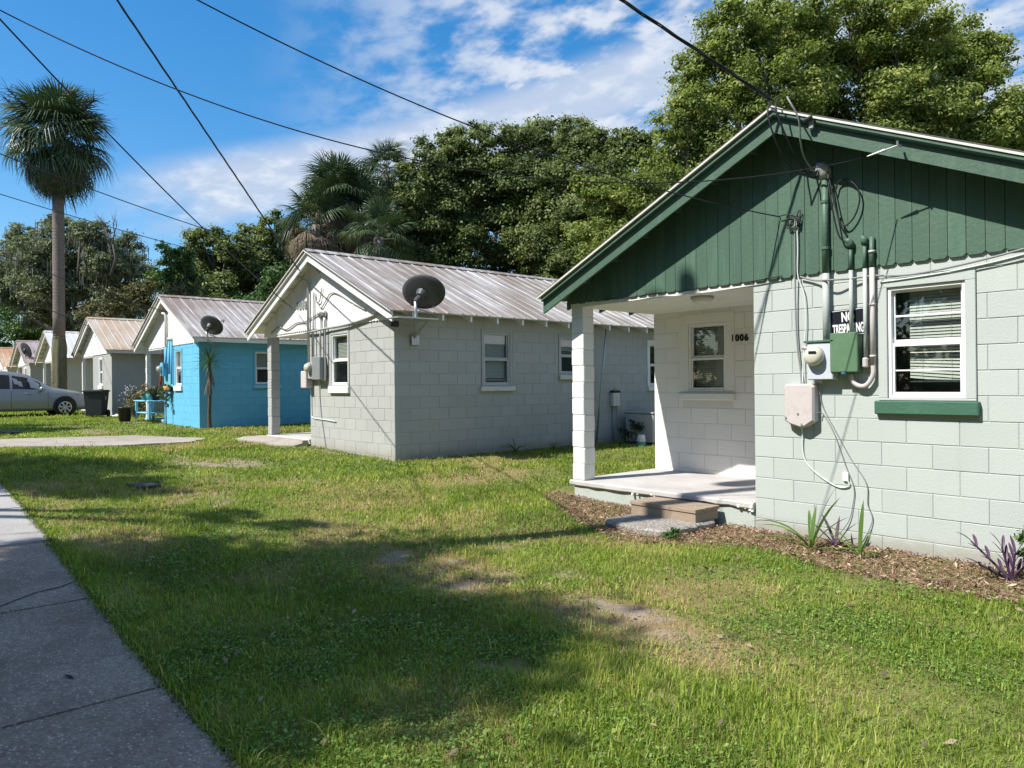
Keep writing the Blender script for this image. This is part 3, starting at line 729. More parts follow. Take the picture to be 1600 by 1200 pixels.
def wk(tm_,fm_,sm_,**k): d=dict(trimmat=tm_,framemat=fm_,sillmat=sm_); d.update(k); return d
green=cottage(dict(x=-6.46,W=5.9,room=2.53,dz=0.0,L=9.5,ov=.32,ev=.17,zpk=3.985,detail=3,label='nearest cottage with pale mint block walls and a dark green gable',
  wall=m_mint,mort=m_mintmort,porchwall=m_white,porchmort=m_whitemort,porchblocks=True,colmort=m_whitemort,gable=m_green,fascia=m_green,under=m_green,roof=m_roofw,found=m_found,
  tails=True,tailmat=m_green,board=.1355,scallop=.020,
  front=[(3.81,4.41,1.335,2.285,wk(m_mint,m_alu,m_greend,muntin=1,trim=.075,trimd=.02,sillh=.115,sillover=.10,blind=dict(drop=.86,inset=.10,skew=.9)))],
  porchwin=[(.58,1.15,1.37,2.27,wk(m_white,m_alu,m_white,trim=.13,trimd=.012,sillh=.09,sillover=.135,blind=dict(drop=.97)))]))
grey=cottage(dict(x=-15.93,W=5.3,room=2.13,dz=0.14,L=9.5,ov=.29,ev=.40,zpk=3.975,detail=3,label='grey block cottage numbered 1008 with a white gable and ribbed white metal roof',
  wall=m_grey,mort=m_greymort,porchwall=m_grey,porchmort=m_greymort,colmort=m_greymort,gable=m_trim,fascia=m_trim,under=m_trim,roof=m_roofg,found=m_porch,sideblocks=8.2,
  tails=True,tailmat=m_trim,board=.10,scallop=.022,
  front=[(3.06,3.70,1.37,2.33,wk(m_grey,m_alu,m_trim,muntin=0,trim=.05,sillh=.13,sillover=.07,blind=dict(drop=.55)))],
  side=[(1.93,2.57,1.34,2.33,wk(m_grey,m_aludull,m_trimdirty,muntin=0,trim=.055,sillh=.09,sillover=.10,blind=dict(drop=.9))),
        (3.93,4.45,1.56,2.31,wk(m_grey,m_aludull,m_trimdirty,trim=.05,sillh=.10,sillover=.06,blind=dict(drop=.4))),
        (6.80,7.45,1.30,2.25,wk(m_trim,m_alu,m_trim,trim=.09,trimd=.02,sillh=.10,sillover=.09))]))
blue=cottage(dict(x=-25.72,W=5.21,room=2.03,dz=0.246,L=7.2,ov=.25,ev=.38,zpk=3.97,detail=3,label='bright blue block cottage with a white gable and dirty streaked metal roof',
  wall=m_blue,mort=m_bluemort,porchwall=m_trim,porchmort=m_greyd,colmort=m_trimdirty,gable=m_trim,fascia=m_trim,under=m_trim,roof=m_roofb,found=m_bluetrim,slab=m_bluetrim,sideblocks=5.3,
  eavefascia=m_trim,board=.16,scallop=.03,colw=.13,
  front=[(3.17,3.72,1.33,2.33,wk(m_blue,m_alu,m_trim,trim=.04,sillh=.15,sillover=.07,blind=dict(drop=.95)))],
  side=[(1.55,2.22,1.33,2.25,wk(m_blue,m_alu,m_bluetrim,trim=.06,sillh=.10,sillover=.08,blind=dict(drop=.5)))]))
rust=cottage(dict(x=-35.45,W=5.2,room=2.1,dz=0.34,L=7.0,ov=.25,ev=.40,zpk=3.96,detail=1,label='grey cottage behind the trash bin, with a rust-stained roof and lapped white gable',
  wall=m_greyd,mort=m_greyd,porchwall=m_greyd,gable=m_trim,fascia=m_trim,under=m_trimdirty,roof=m_roofr,found=m_porch,eavefascia=m_trimdirty,lap=True,colmat=m_trim,colw=.12,
  front=[(3.25,3.75,1.30,2.30,wk(m_trim,m_alu,m_trim,trim=.05,sillh=.14))]))
whit=cottage(dict(x=-45.0,W=5.3,room=2.3,dz=0.40,L=5.6,ov=.30,ev=.40,zpk=3.95,detail=1,label='pale cottage behind the palm trunk, with a clean white metal roof',
  wall=m_cream,mort=m_cream,porchwall=m_cream,gable=m_trim,fascia=m_trimdirty,under=m_trimdirty,roof=m_roofw,found=m_porch,board=.2,colmat=m_trim,colw=.12,
  front=[(3.3,3.9,1.30,2.30,wk(m_trim,m_alu,m_trim,trim=.06))]))
mauv=cottage(dict(x=-54.4,W=5.2,room=2.2,dz=0.42,L=5.4,ov=.28,ev=.40,zpk=3.95,detail=1,label='far cottage with a mauve-grey metal roof and a satellite dish',
  wall=m_greyd,mort=m_greyd,porchwall=m_cream,gable=m_trim,fascia=m_trimdirty,under=m_trimdirty,roof=m_roofm,found=m_porch,board=.2,colmat=m_trim,colw=.12,
  front=[(3.2,3.8,1.30,2.30,wk(m_trim,m_alu,m_trim,trim=.06))]))
oran=cottage(dict(x=-63.9,W=5.2,room=2.2,dz=0.44,L=5.4,ov=.28,ev=.40,zpk=3.95,detail=1,label='farthest cottage in the row, at the left edge, with an orange rusted roof',
  wall=m_greyd,mort=m_cream,porchwall=m_cream,gable=m_trim,fascia=m_trimdirty,under=m_trimdirty,roof=m_roofo,found=m_porch,board=.2,colmat=m_trim,colw=.12,
  front=[(3.2,3.8,1.30,2.30,wk(m_trim,m_alu,m_trim,trim=.06))]))
# house numbers
nm=text_mesh('1006',.118,.006,.003,.92,1.2); nm.materials.append(m_signblack); link('house_number',nm,green,(1.355,1.65-.012,2.045))
nm=text_mesh('1008',.23,.008,.004,.85,1.2); nm.materials.append(m_greymetal); link('house_number',nm,grey,(1.83,-.045,3.0))
# doors seen in the shade of the far porches
def door(parent,x,y,z,w,h,rz,mat):
    b=MB(); b.bbox(0,w,-.04,.0,0,h,.006); d=b.build('door',mat,parent,loc=(x,y,z),rz=rz)
    b=MB(); b.bbox(w*.2,w*.8,-.05,-.038,h*.55,h*.9,.004); b.build('pane',m_darkglass,d)
    b=MB(); b.lathe([(.0,0),(.028,.0),(.028,.03),(.0,.03)],w*.1,-.06,10,h*.46); b.build('handle',m_steel,d)
door(rust,1.15,1.65-.002,.29,.85,2.0,0,m_trim); door(whit,.5,1.65-.002,.29,.85,2.0,0,m_trim)
# sloped concrete apron in front of the grey porch
mb=MB(); n=8
vs=[];fs=[]
for k in range(n+1):
    x=.05+(2.1+.0-.05)*k/n-0.25*(1-k/n); yb_=-.66-.08*math.sin(k*1.3)+.25*k/n
    zg=gzf(x-15.93)-.14
    vs+=[(x,-.04,-.3),(x,-.04,.27),(x,-.16,.265),(x,yb_+.18,zg+.07),(x,yb_,zg+.03),(x,yb_-.01,-.3)]
for k in range(n):
    for q in range(5): fs.append((k*6+q,(k+1)*6+q,(k+1)*6+q+1,k*6+q+1))
fs+=[tuple(range(6)),tuple(n*6+q for q in range(5,-1,-1))]
mb.add(vs,fs); mb.build('porch_apron',m_walk,grey)
# louvred peak of the grey gable, its inner shade painted as a panel
mb=MB(); mb.prism([(2.65-.30,3.975-.30*.455-.07),(2.65-.02,3.975-.42),(2.65+.30,3.975-.30*.455-.07),(2.65,3.975-.06)],-.034,-.028); mb.build('gable_vent',m_room,grey)

# ------------------------------------------------------------------ fittings on the mint cottage (wall face at y = 6.6)
WY=6.6
def curve(pts,n=8):                      # smooth path through points (Catmull-Rom)
    P=[Vector(p) for p in pts]; P=[P[0]*2-P[1]]+P+[P[-1]*2-P[-2]]; o=[]
    for i in range(1,len(P)-2):
        for k in range(n):
            t=k/n; a,b,c,d=P[i-1:i+3]
            o.append(.5*((2*b)+(c-a)*t+(2*a-5*b+4*c-d)*t*t+(3*b-a-3*c+d)*t**3))
    o.append(P[-2]); return o
def cable(name,pts,r,mat,label,cat='cable',group=None,parent=None,n=8,sides=6):
    mb=MB(); mb.tube(curve(pts,n),r,sides); o=mb.build(name,mat,parent,smooth=True)
    if parent is None: tag(o,label,cat,group)
    return o
def sag(a,b,s,n=40):
    a=Vector(a);b=Vector(b); return [a.lerp(b,i/n)-Vector((0,0,4*s*(i/n)*(1-i/n))) for i in range(n+1)]

mast=thing('service_mast','tall service mast with a capped weatherhead, green above and mint below, on the mint wall','mast',(-3.165,6.6-.055,0))
mb=MB(); mb.tube([(0,0,1.83),(0,0,2.47)],.030,12); mb.build('lower_pipe',m_mint,mast,smooth=True)
mb=MB(); mb.tube([(0,0,2.47),(0,0,3.36)],.031,12); mb.build('upper_pipe',m_green,mast,smooth=True)
mb=MB(); mb.tube([(0,0.01,3.33),(0,.0,3.40),(-.02,-.02,3.44),(-.06,-.05,3.45)],[.048,.058,.056,.03],12); mb.build('weatherhead',m_greymetal,mast,smooth=True)
for z,m in ((3.12,m_green),(2.70,m_green)):
    mb=MB(); mb.tube([(0,0,z-.012),(0,0,z+.012)],.038,12); mb.bbox(-.06,.06,.03,.05,z-.012,z+.012,.003); mb.build('strap',m,mast)
meter=thing('electric_meter','round glass electric meter on a pale box below the mast of the mint cottage','meter',(-3.205,6.6,0))
mb=MB(); mb.bbox(-.115,.125,-.12,-.006,1.50,1.84,.008); mb.build('meter_box',paint('meter_box_paint',(0.50,0.53,0.58),.4,rnd=0),meter)
mb=MB(); mb.bbox(-.14,.14,-.135,-.004,1.84,1.86,.004); mb.build('box_lid',m_green,meter)
mb=MB(); mb.lathe([(.0,0),(.088,0),(.088,.05),(.078,.08),(.05,.098),(0,.10)],0,0,24); me=mb.mesh('meter_glass',m_meterglass,True); me.transform(Matrix.Rotation(R(90),4,'X')); link('meter_glass',me,meter,(-.03,-.118,1.715))
mb=MB(); mb.bbox(-.05,.02,-.222,-.216,1.735,1.76,.002); mb.build('register',m_signblack,meter)
mb=MB(); mb.tube([(-.02,-.06,1.47),(-.02,-.06,1.50)],.018,8); mb.tube([(-.12,-.10,1.79),(-.16,-.12,1.80)],.02,8); mb.build('fitting',m_nid,meter)
bb=thing('breaker_box','green painted metal breaker box beside the meter, under the no trespassing sign','box',(-2.975,6.6,0))
mb=MB(); mb.bbox(-.115,.115,-.115,-.006,1.56,1.905,.006); mb.build('case',m_greenbox,bb)
mb=MB(); mb.bbox(-.122,.122,-.135,-.115,1.565,1.915,.006); mb.build('cover',m_greenbox,bb)
mb=MB(); mb.bbox(-.02,.02,-.14,-.12,1.545,1.565,.003); mb.build('latch',paint('blue_tag',(.05,.16,.3),.5),bb)
cd=thing('conduit','thin conduit rising from the green breaker box to a hooded cap','conduit',(-2.94,6.6-.05,0),group='conduits on the mint wall')
mb=MB(); mb.tube([(0,0,1.91),(0,0,2.47)],.017,10); mb.build('lower_pipe',m_mint,cd,smooth=True)
mb=MB(); mb.tube([(0,0,2.47),(0,0,2.68)],.0175,10); mb.build('upper_pipe',m_green,cd,smooth=True)
mb=MB(); mb.tube([(0,0,2.67),(0,-.003,2.71),(-.015,-.02,2.735),(-.03,-.035,2.74)],[.03,.032,.03,.012],10); mb.build('hood',m_green,cd,smooth=True)
cd=thing('conduit','conduit with a hooded cap and an elbow at its foot, right of the breaker box','conduit',(-2.818,6.6-.05,0),group='conduits on the mint wall')
mb=MB(); mb.tube([(0,0,1.66),(0,0,2.47)],.017,10); mb.build('lower_pipe',m_mint,cd,smooth=True)
mb=MB(); mb.tube([(0,0,2.47),(0,0,2.70)],.0175,10); mb.build('upper_pipe',m_green,cd,smooth=True)
mb=MB(); mb.tube([(0,0,2.68),(0,-.003,2.73),(-.02,-.02,2.755)],[.028,.030,.012],10); mb.build('hood',m_green,cd,smooth=True)
mb=MB(); mb.bbox(-.024,.024,-.03,.03,1.60,1.69,.012); mb.build('elbow',m_nid,cd)
cd=thing('conduit','open-topped conduit nearest the window, its foot curling round under the breaker box','conduit',(-2.757,6.6-.05,0),group='conduits on the mint wall')
mb=MB(); mb.tube([(0,0,1.62),(0,0,2.47)],.021,10); mb.build('lower_pipe',m_nid,cd,smooth=True)
mb=MB(); mb.tube([(0,0,2.47),(0,0,2.74)],.0205,10); mb.build('upper_pipe',m_green,cd,smooth=True)
mb=MB(); mb.tube(curve([(0,0,1.64),(0,0,1.54),(-.05,0,1.455),(-.11,0,1.44),(-.17,0,1.475),(-.20,0,1.55)],6),.0205,10); mb.build('bend',m_nid,cd,smooth=True)
mb=MB(); mb.tube([(0,0,2.60),(0,0,2.62)],.028,10); mb.tube([(0,0,2.14),(0,0,2.16)],.026,10); mb.tube([(0,0,1.69),(0,0,1.71)],.026,10); mb.build('coupling',m_nid,cd,smooth=True)
# NO TRESPASSING sign
sg=thing('sign','black and white NO TRESPASSING sign behind the conduits on the mint wall','sign',(-2.985,6.6-.012,2.012)); sg.rotation_euler=(0,R(-2.5),0)
mb=MB(); mb.box(-.168,.168,-.004,.004,-.120,.120); mb.build('board',m_signblack,sg)
mb=MB()
for a in ((-.161,.161,-.114,-.109),(-.161,.161,.109,.114),(-.161,-.156,-.109,.109),(.156,.161,-.109,.109)): mb.box(a[0],a[1],-.0055,-.0045,a[2],a[3])
mb.build('border',m_signwhite,sg)
for s,z,sz,sx in (('NO',.048,.118,.62),('TRESPASSING',-.058,.118,.395)):
    me=text_mesh(s,sz,.0008,.0035,sx); me.materials.append(m_signwhite); link('lettering',me,sg,(0,-.0058,z))
# network box, rounded with a pointed bottom
nb=thing('junction_box','weathered beige plastic junction box with a pointed bottom, low on the mint wall','box',(-3.415,6.6,0))
mb=MB(); P=[(-.145,1.12),(-.10,1.09),(.02,1.055),(.06,1.065),(.145,1.12),(.148,1.44),(.125,1.465),(-.13,1.465),(-.148,1.44)]
mb.prism(P,-.085,-.006); Pin=[(x*.9,1.26+(z-1.26)*.93) for x,z in P]
n=len(P); o=[(x,-.085,z) for x,z in P]+[(x,-.108,z) for x,z in Pin]; mb.add(o,[(i,(i+1)%n,(i+1)%n+n,i+n) for i in range(n)]+[tuple(range(n,2*n))])
mb.build('cover',m_nid,nb)
mb=MB(); 
for x,z in ((-.005,1.19),(-.125,1.15),(.03,1.09)): mb.tube([(x,-.118,z),(x,-.10,z)],.010,8)
mb.build('plug',m_greymetal,nb)
# cables on the mint cottage
GY=6.6-.03
cable('cable',[(-3.452,GY-.02,3.05),(-3.462,GY-.02,2.9),(-3.465,GY-.015,2.5),(-3.47,GY,2.1),(-3.455,GY,1.8),(-3.43,GY,1.6),(-3.41,GY-.02,1.46)],.0075,m_wiregrey,'grey cable running straight down the mint wall into the junction box',group='cables on the mint cottage')
cable('cable',[(-3.44,GY-.02,3.03),(-3.435,GY-.02,2.75),(-3.44,GY-.01,2.48),(-3.385,GY,2.3),(-3.375,GY,2.0),(-3.40,GY,1.7),(-3.40,GY-.02,1.46)],.006,m_wirewhite,'pale cable bowing out beside the grey one above the junction box',group='cables on the mint cottage')
rc=random.Random(12)
pts=[(-3.62,GY-.03,3.07),(-3.50,GY-.03,3.065)]
for k in range(26):
    a=k*.75; rr=.055+.012*math.sin(k*1.7); pts.append((-3.475+rr*math.cos(a)+rc.uniform(-.008,.008),GY-.02-rc.uniform(0,.02),2.985+rr*1.15*math.sin(a)))
pts+=[(-3.43,GY-.03,3.05),(-3.40,GY-.03,3.09),(-3.415,GY-.03,2.93)]
cable('cable_coil',pts,.005,m_black,'small tangled coil of thin black cable hanging on the green boards left of the mast','cable',n=4)
# three drops from the ridge to the weatherhead
PK=Vector((-3.47,6.17,4.06)); WH=(-3.225,6.49,3.45)
cable('service_cable',[PK+Vector((0,.0,0)),(-3.47,6.10,3.92),(-3.435,6.13,3.72),(-3.40,6.25,3.52),(-3.345,6.38,3.40),(-3.28,6.46,3.395),WH],.0085,m_black,'leftmost of the three black service cables drooping from the green ridge to the weatherhead',group='service cables at the green ridge')
cable('service_cable',[PK+Vector((.06,.0,-.01)),(-3.385,6.09,3.93),(-3.345,6.13,3.75),(-3.30,6.27,3.52),(-3.25,6.42,3.36),(-3.21,6.48,3.355),(-3.195,6.5,3.43)],.0085,m_black,'middle one of the three service cables drooping from the green ridge',group='service cables at the green ridge')
cable('service_cable',[PK+Vector((.14,.02,-.02)),(-3.25,6.08,3.95),(-3.20,6.11,3.83),(-3.195,6.15,3.74),(-3.225,6.22,3.62),(-3.245,6.33,3.50),(-3.225,6.46,3.40),(-3.20,6.5,3.44)],.0085,m_wiregrey,'grey sheathed service cable, rightmost of the three below the green ridge',group='service cables at the green ridge')
# loops from the weatherhead to the hooded conduit
for i,(pp,lab) in enumerate([
 ([(-3.13,6.52,3.40),(-3.09,6.50,3.25),(-3.05,6.50,3.05),(-3.0,6.51,2.86),(-2.96,6.53,2.77)],'straightest of the black cables slanting from the weatherhead to the hooded conduit'),
 ([(-3.13,6.52,3.38),(-3.10,6.50,3.2),(-3.07,6.50,3.0),(-3.03,6.51,2.80),(-2.98,6.53,2.72)],'black cable slanting from the weatherhead, hanging lowest beside the conduit hood'),
 ([(-3.03,6.55,2.95),(-2.98,6.53,2.87),(-2.90,6.53,2.93),(-2.85,6.53,3.06),(-2.87,6.53,3.19),(-2.96,6.53,3.28),(-3.04,6.54,3.27),(-3.07,6.54,3.19)],'black cable bent into a round loop right of the mast')]):
    cable('cable',pp,.0075,m_black,lab,group='cables on the mint cottage')
# guy clamp wire on the right rake
cable('cable',[(-1.0,6.55,2.62),(-1.5,6.56,2.50),(-2.0,6.565,2.415),(-2.45,6.57,2.375),(-2.75,6.565,2.40),(-2.95,6.54,2.395),(-3.12,6.50,2.40),(-3.28,6.565,2.42),(-3.42,6.565,2.47)],.009,m_wiregrey,'grey cable sagging along the wall over the mint window',group='cables on the mint cottage')
cable('cable',[(-1.0,6.56,2.585),(-1.6,6.565,2.44),(-2.1,6.57,2.37),(-2.5,6.572,2.345),(-2.7,6.572,2.34)],.006,m_wirewhite,'thin pale cable just under the sagging grey one over the window',group='cables on the mint cottage')
cable('cable',[(-3.41,6.54,1.06),(-3.42,6.575,1.0),(-3.42,6.585,.82),(-3.37,6.588,.70),(-3.22,6.588,.585),(-3.08,6.588,.525),(-2.99,6.586,.55),(-3.02,6.58,.62)],.0065,m_wirewhite,'white cable curving from the bottom of the junction box to a wall outlet',group='cables on the mint cottage')
mb=MB(); mb.bbox(-3.045,-2.995,6.575,6.602,.585,.66,.004); tag(mb.build('cable_outlet',m_alu),'small white cable outlet plate low on the mint wall','outlet')
cable('cable',[(-3.24,6.53,1.53),(-3.25,6.58,1.38),(-3.22,6.586,1.24),(-3.12,6.588,1.05),(-2.98,6.588,.80),(-2.84,6.588,.58),(-2.83,6.585,.40),(-2.79,6.585,.27),(-2.85,6.57,.10),(-2.90,6.55,.02)],.0042,m_wiregrey,'thin dark wire wandering down the mint wall, right one of the pair',group='thin wires to the ground on the mint wall')
cable('cable',[(-3.26,6.53,1.20),(-3.22,6.585,1.18),(-3.12,6.588,1.0),(-3.02,6.588,.72),(-2.95,6.588,.53),(-2.96,6.586,.38),(-3.0,6.58,.22),(-3.12,6.56,.05)],.0042,m_wiregrey,'thin grey wire wandering down the mint wall, left one of the pair',group='thin wires to the ground on the mint wall')
# cable stapled along the scalloped gable bottom over the porch
cable('cable',[(-5.9,6.565,2.49),(-5.5,6.56,2.475),(-5.1,6.56,2.485),(-4.8,6.555,2.47),(-4.5,6.55,2.48),(-4.2,6.56,2.475),(-3.9,6.56,2.485),(-3.6,6.56,2.50)],.006,m_black,'black cable stapled along the bottom of the green gable over the porch',group='cables on the mint cottage')
# porch light
pl=thing('ceiling_light','round frosted ceiling light on the white porch ceiling','lamp',(-4.80,7.0,2.45))
mb=MB(); mb.lathe([(0,0),(.125,0),(.13,-.025),(.118,-.03)],0,0,24); mb.build('rim',m_steel,pl,smooth=True)
mb=MB(); mb.lathe([(.116,-.022),(.11,-.055),(.075,-.08),(0,-.09)],0,0,24); mb.build('shade',paint('frosted_shade',(.72,.70,.66),.3,rnd=0),pl,smooth=True)
# insulator hooks on the rake
hk=thing('wire_clamp','grey wire clamp hooked on the right green fascia board','clamp',(-2.39,6.24,3.37))
mb=MB(); mb.tube([(-.24,-.06,-.036),(-.10,-.05,-.015)],[.005,.012],8); mb.tube([(-.10,-.05,-.015),(0,-.045,0)],.006,6); mb.build('grip',m_steel,hk)
mb=MB(); mb.tube([(0,0,0),(0,-.06,0),(0,-.07,.03)],.009,6); mb.build('hook',m_greymetal,hk)
hk=thing('insulator','small dark insulator bracket near the peak on the right green fascia board','insulator',(-3.13,6.25,3.78))
mb=MB(); mb.bbox(-.02,.02,-.03,.0,-.07,.05,.004); mb.build('bracket',m_greymetal,hk)
mb=MB(); mb.tube([(-.05,-.05,.0),(.03,-.05,.02)],.022,8); mb.build('spool',m_black,hk)

# ------------------------------------------------------------------ fittings on the grey cottage
gy=6.6
g=thing('service_mast','thin galvanised service mast with a bent weatherhead on the white gable of the grey cottage','mast',(-13.72,gy-.07,0))
mb=MB(); mb.tube([(0,0,1.95),(0,0,3.52),(-.02,-.02,3.60),(-.08,-.06,3.63),(-.12,-.09,3.60)],.026,10); mb.build('pipe',m_steel,g,smooth=True)
g=thing('conduit','second thin pipe beside the mast on the grey cottage','conduit',(-13.52,gy-.06,0),group='conduits on the grey cottage')
mb=MB(); mb.tube([(0,0,1.95),(0,0,3.35)],.018,8); mb.build('pipe',m_steel,g,smooth=True)
for i,(x,z0,lab) in enumerate([(-13.22,2.0,'hooded conduit above the grey box, left one of two'),(-13.02,1.6,'hooded conduit beside the front window of the grey cottage, foot curling to the box')]):
    g=thing('conduit',lab,'conduit',(x,gy-.06,0),group='conduits on the grey cottage')
    mb=MB(); 
    if i: mb.tube(curve([(-.12,0,1.72),(-.07,0,1.62),(-.02,0,1.62),(0,0,1.75),(0,0,2.2),(0,0,2.85)],6),.02,8)
    else: mb.tube([(0,0,z0),(0,0,2.85)],.02,8)
    mb.build('pipe',m_steel,g,smooth=True)
    mb=MB(); mb.tube([(0,0,2.84),(0,-.01,2.92),(-.03,-.04,2.95)],[.04,.045,.015],8); mb.build('hood',m_steel,g,smooth=True)
g=thing('breaker_box','grey metal breaker box on the front wall of the grey cottage','box',(-13.23,gy,0))
mb=MB(); mb.bbox(-.16,.16,-.14,-.006,1.62,2.06,.008); mb.build('case',m_greymetal,g)
mb=MB(); mb.bbox(-.165,.165,-.16,-.14,1.625,2.065,.006); mb.build('cover',m_steel,g)
g=thing('electric_meter','round electric meter left of the breaker box on the grey cottage','meter',(-13.56,gy,0))
mb=MB(); mb.bbox(-.12,.12,-.12,-.006,1.64,1.97,.008); mb.build('meter_box',m_greymetal,g)
me=MB().lathe([(.0,0),(.09,0),(.09,.06),(.07,.10),(0,.11)],0,0,20).mesh('meter_glass',m_meterglass,True); me.transform(Matrix.Rotation(R(90),4,'X')); link('meter_glass',me,g,(0,-.12,1.86))
g=thing('junction_box','pale junction box at the porch corner of the grey cottage','box',(-13.76,gy,0))
mb=MB(); mb.bbox(-.14,.10,-.16,-.006,1.46,1.80,.012); mb.build('cover',m_nid,g)
cable('cable',[(-10.75,gy-.04,2.80),(-11.4,gy-.05,2.69),(-12.2,gy-.06,2.62),(-13.0,gy-.07,2.60),(-13.5,gy-.07,2.58),(-13.9,gy-.05,2.57)],.022,m_greymetal,'thick bundle of cables along the foot of the white gable on the grey cottage',group='cables on the grey cottage')
cable('cable',[(-13.5,gy-.05,3.3),(-13.35,gy-.05,3.12),(-13.2,gy-.05,3.02),(-13.05,gy-.05,3.10),(-12.8,gy-.05,3.26),(-12.5,gy-.05,3.22),(-12.0,gy-.05,3.02),(-11.5,gy-.05,2.84)],.012,m_greymetal,'loose grey cable looping down across the right half of the white gable',group='cables on the grey cottage')
cable('cable',[(-13.47,gy-.05,3.34),(-13.4,gy-.06,3.18),(-13.25,gy-.06,3.15),(-13.15,gy-.05,3.4)],.012,m_greymetal,'short grey cable hanging in a U near the top of the white gable',group='cables on the grey cottage')
cable('cable',[(-15.6,gy-.04,2.68),(-15.2,gy-.05,2.78),(-14.8,gy-.05,2.70),(-14.3,gy-.05,2.80),(-13.9,gy-.05,2.80),(-13.6,gy-.05,2.86),(-13.3,gy-.05,2.9),(-13.0,gy-.05,2.84)],.012,m_wiregrey,'thin cable wandering along the left part of the white gable',group='cables on the grey cottage')
cable('cable',[(-13.33,gy-.03,1.62),(-13.36,gy-.015,1.3),(-13.3,gy-.015,.9),(-13.2,gy-.015,.55),(-13.12,gy-.02,.3)],.009,m_greymetal,'thin wire hanging from the breaker box down the grey front wall',group='cables on the grey cottage')
cable('cable',[(-13.72,gy-.03,1.46),(-13.72,gy-.015,1.0),(-13.66,gy-.015,.87),(-13.1,gy-.015,.84),(-12.7,gy-.02,.82)],.010,m_wirewhite,'white cable turning level across the grey front wall',group='cables on the grey cottage')

def dish(name,label,base,centre,aim,ra,rb,pole_pts,tint=m_dish,roll=0.0):
    d=thing(name,label,'satellite dish',base)
    z=Vector(aim).normalized(); x=z.cross(Vector((0,0,1))).normalized(); y=z.cross(x)
    x,y=x*math.cos(roll)+y*math.sin(roll),-x*math.sin(roll)+y*math.cos(roll)
    c=Vector(centre)-Vector(base); mb=MB(); vs=[];fs=[]; n=40; rings=7
    def pt(r,t,o): return c+x*(ra*r*math.cos(t))+y*(rb*r*math.sin(t))+z*(.11*r*r*ra+o)
    for o in (0,-.012):
        for i in range(rings):
            r=(i+.001)/(rings-1)
            for k in range(n): vs.append(pt(r,2*math.pi*k/n,o))
    for s in (0,1):
        q=s*rings*n
        for i in range(rings-1):
            for k in range(n):
                f=(q+i*n+k,q+i*n+(k+1)%n,q+(i+1)*n+(k+1)%n,q+(i+1)*n+k); fs.append(f if s==0 else f[::-1])
    a=(rings-1)*n; b=rings*n+a
    for k in range(n): fs.append((a+k,a+(k+1)%n,b+(k+1)%n,b+k))
    mb.add(vs,fs); mb.build('reflector',tint,d,smooth=True)
    hub=c-z*.03-y*0; P=[Vector(p)-Vector(base) for p in pole_pts]
    mb=MB(); mb.tube([hub+z*.02,hub-z*.07],[.11,.07],12); mb.tube([hub-z*.05,P[0]],.045,8); mb.build('mount',m_dish,d)
    mb=MB(); mb.tube(P,.027,10); mb.build('pole',m_steel,d,smooth=True)
    mb=MB(); e=c-y*rb*.95*(1 if y.z>0 else -1); tip=c+z*.55-Vector((0,0,rb*.55)); mb.tube([e,tip],.014,6); mb.tube([tip,tip-z*.09+Vector((0,0,.04))],[.03,.045],8); mb.build('feed_arm',m_greymetal,d)
    return d
dish('satellite_dish','big dark satellite dish on the eave of the grey cottage',(-10.25,6.95,2.60),(-10.05,6.79,3.00),(-.30,.80,.70),.44,.315,[(-10.06,6.66,2.86),(-10.08,6.68,2.62),(-10.12,6.75,2.55)],roll=R(-16))
mb=MB(); mb.bbox(-10.36,-10.02,6.30,7.1,2.575,2.60,.004); mb.tube([(-10.15,6.7,2.58),(-10.58,7.0,2.33)],.018,6); mb.tube([(-10.3,7.05,2.57),(-10.59,6.98,2.30)],.018,6); mb.bbox(-10.62,-10.58,6.92,7.08,2.18,2.36,.004)
tag(mb.build('dish_bracket',m_steel),'rusty plate and struts holding the big satellite dish at the eave of the grey cottage','bracket')
mb=MB(); mb.bbox(-.05,.05,-.06,.06,-.05,.05,.01); mb.tube([(0,-.06,0),(.0,-.09,0)],.04,10); tag(mb.build('flood_light',m_black,loc=(-10.32,6.42,2.50)),'small black flood light under the eave corner of the grey cottage','lamp')
dish('satellite_dish','dark satellite dish on the roof edge of the blue cottage',(-20.0,6.9,2.75),(-19.92,6.72,3.12),(-.30,.80,.70),.42,.30,[(-19.95,6.62,2.98),(-19.98,6.66,2.74),(-20.25,7.0,2.60)],roll=R(-16))
dish('satellite_dish','small satellite dish on the far mauve roof',(-49.8,6.6,2.9),(-49.4,6.4,3.72),(-.35,.85,.35),.46,.46,[(-49.42,6.35,3.5),(-49.5,6.5,2.9)])
# leaning pole and small meter on the grey side wall
mb=MB(); mb.tube([(-10.48,11.42,.25),(-10.40,11.70,2.80)],.022,8); tag(mb.build('wall_pipe',m_steel,smooth=True),'thin pipe leaning against the shaded grey side wall, from the ground to the eave','pipe')
g=thing('outlet_box','small grey disconnect box with a conduit on the shaded grey side wall','box',(-10.626,12.14,1.10))
mb=MB(); mb.bbox(.0,.10,-.11,.11,-.10,.22,.008); mb.build('case',m_trimdirty,g); mb=MB(); mb.bbox(0,.11,-.115,.115,.19,.24,.006); mb.build('lid',m_black,g)
mb=MB(); mb.tube([(.04,-.05,-.1),(.04,-.05,-.85)],.018,8); mb.tube(curve([(.05,.05,-.1),(.07,.08,-.4),(.1,.25,-.75),(.12,.4,-.85)]),.014,6); mb.build('conduit',m_greymetal,g,smooth=True)
ac=thing('air_conditioner','outdoor air conditioner unit against the grey side wall, pale and dark blue sides','air conditioner',(-10.12,12.78,gzf(-10.1)-.02))
mb=MB(); mb.bbox(-.38,.38,-.40,.40,.05,.66,.02); mb.build('case',m_trimdirty,ac)
mb=MB(); mb.bbox(-.40,.40,-.42,.42,.66,.70,.01); mb.build('top_cover',m_greymetal,ac)
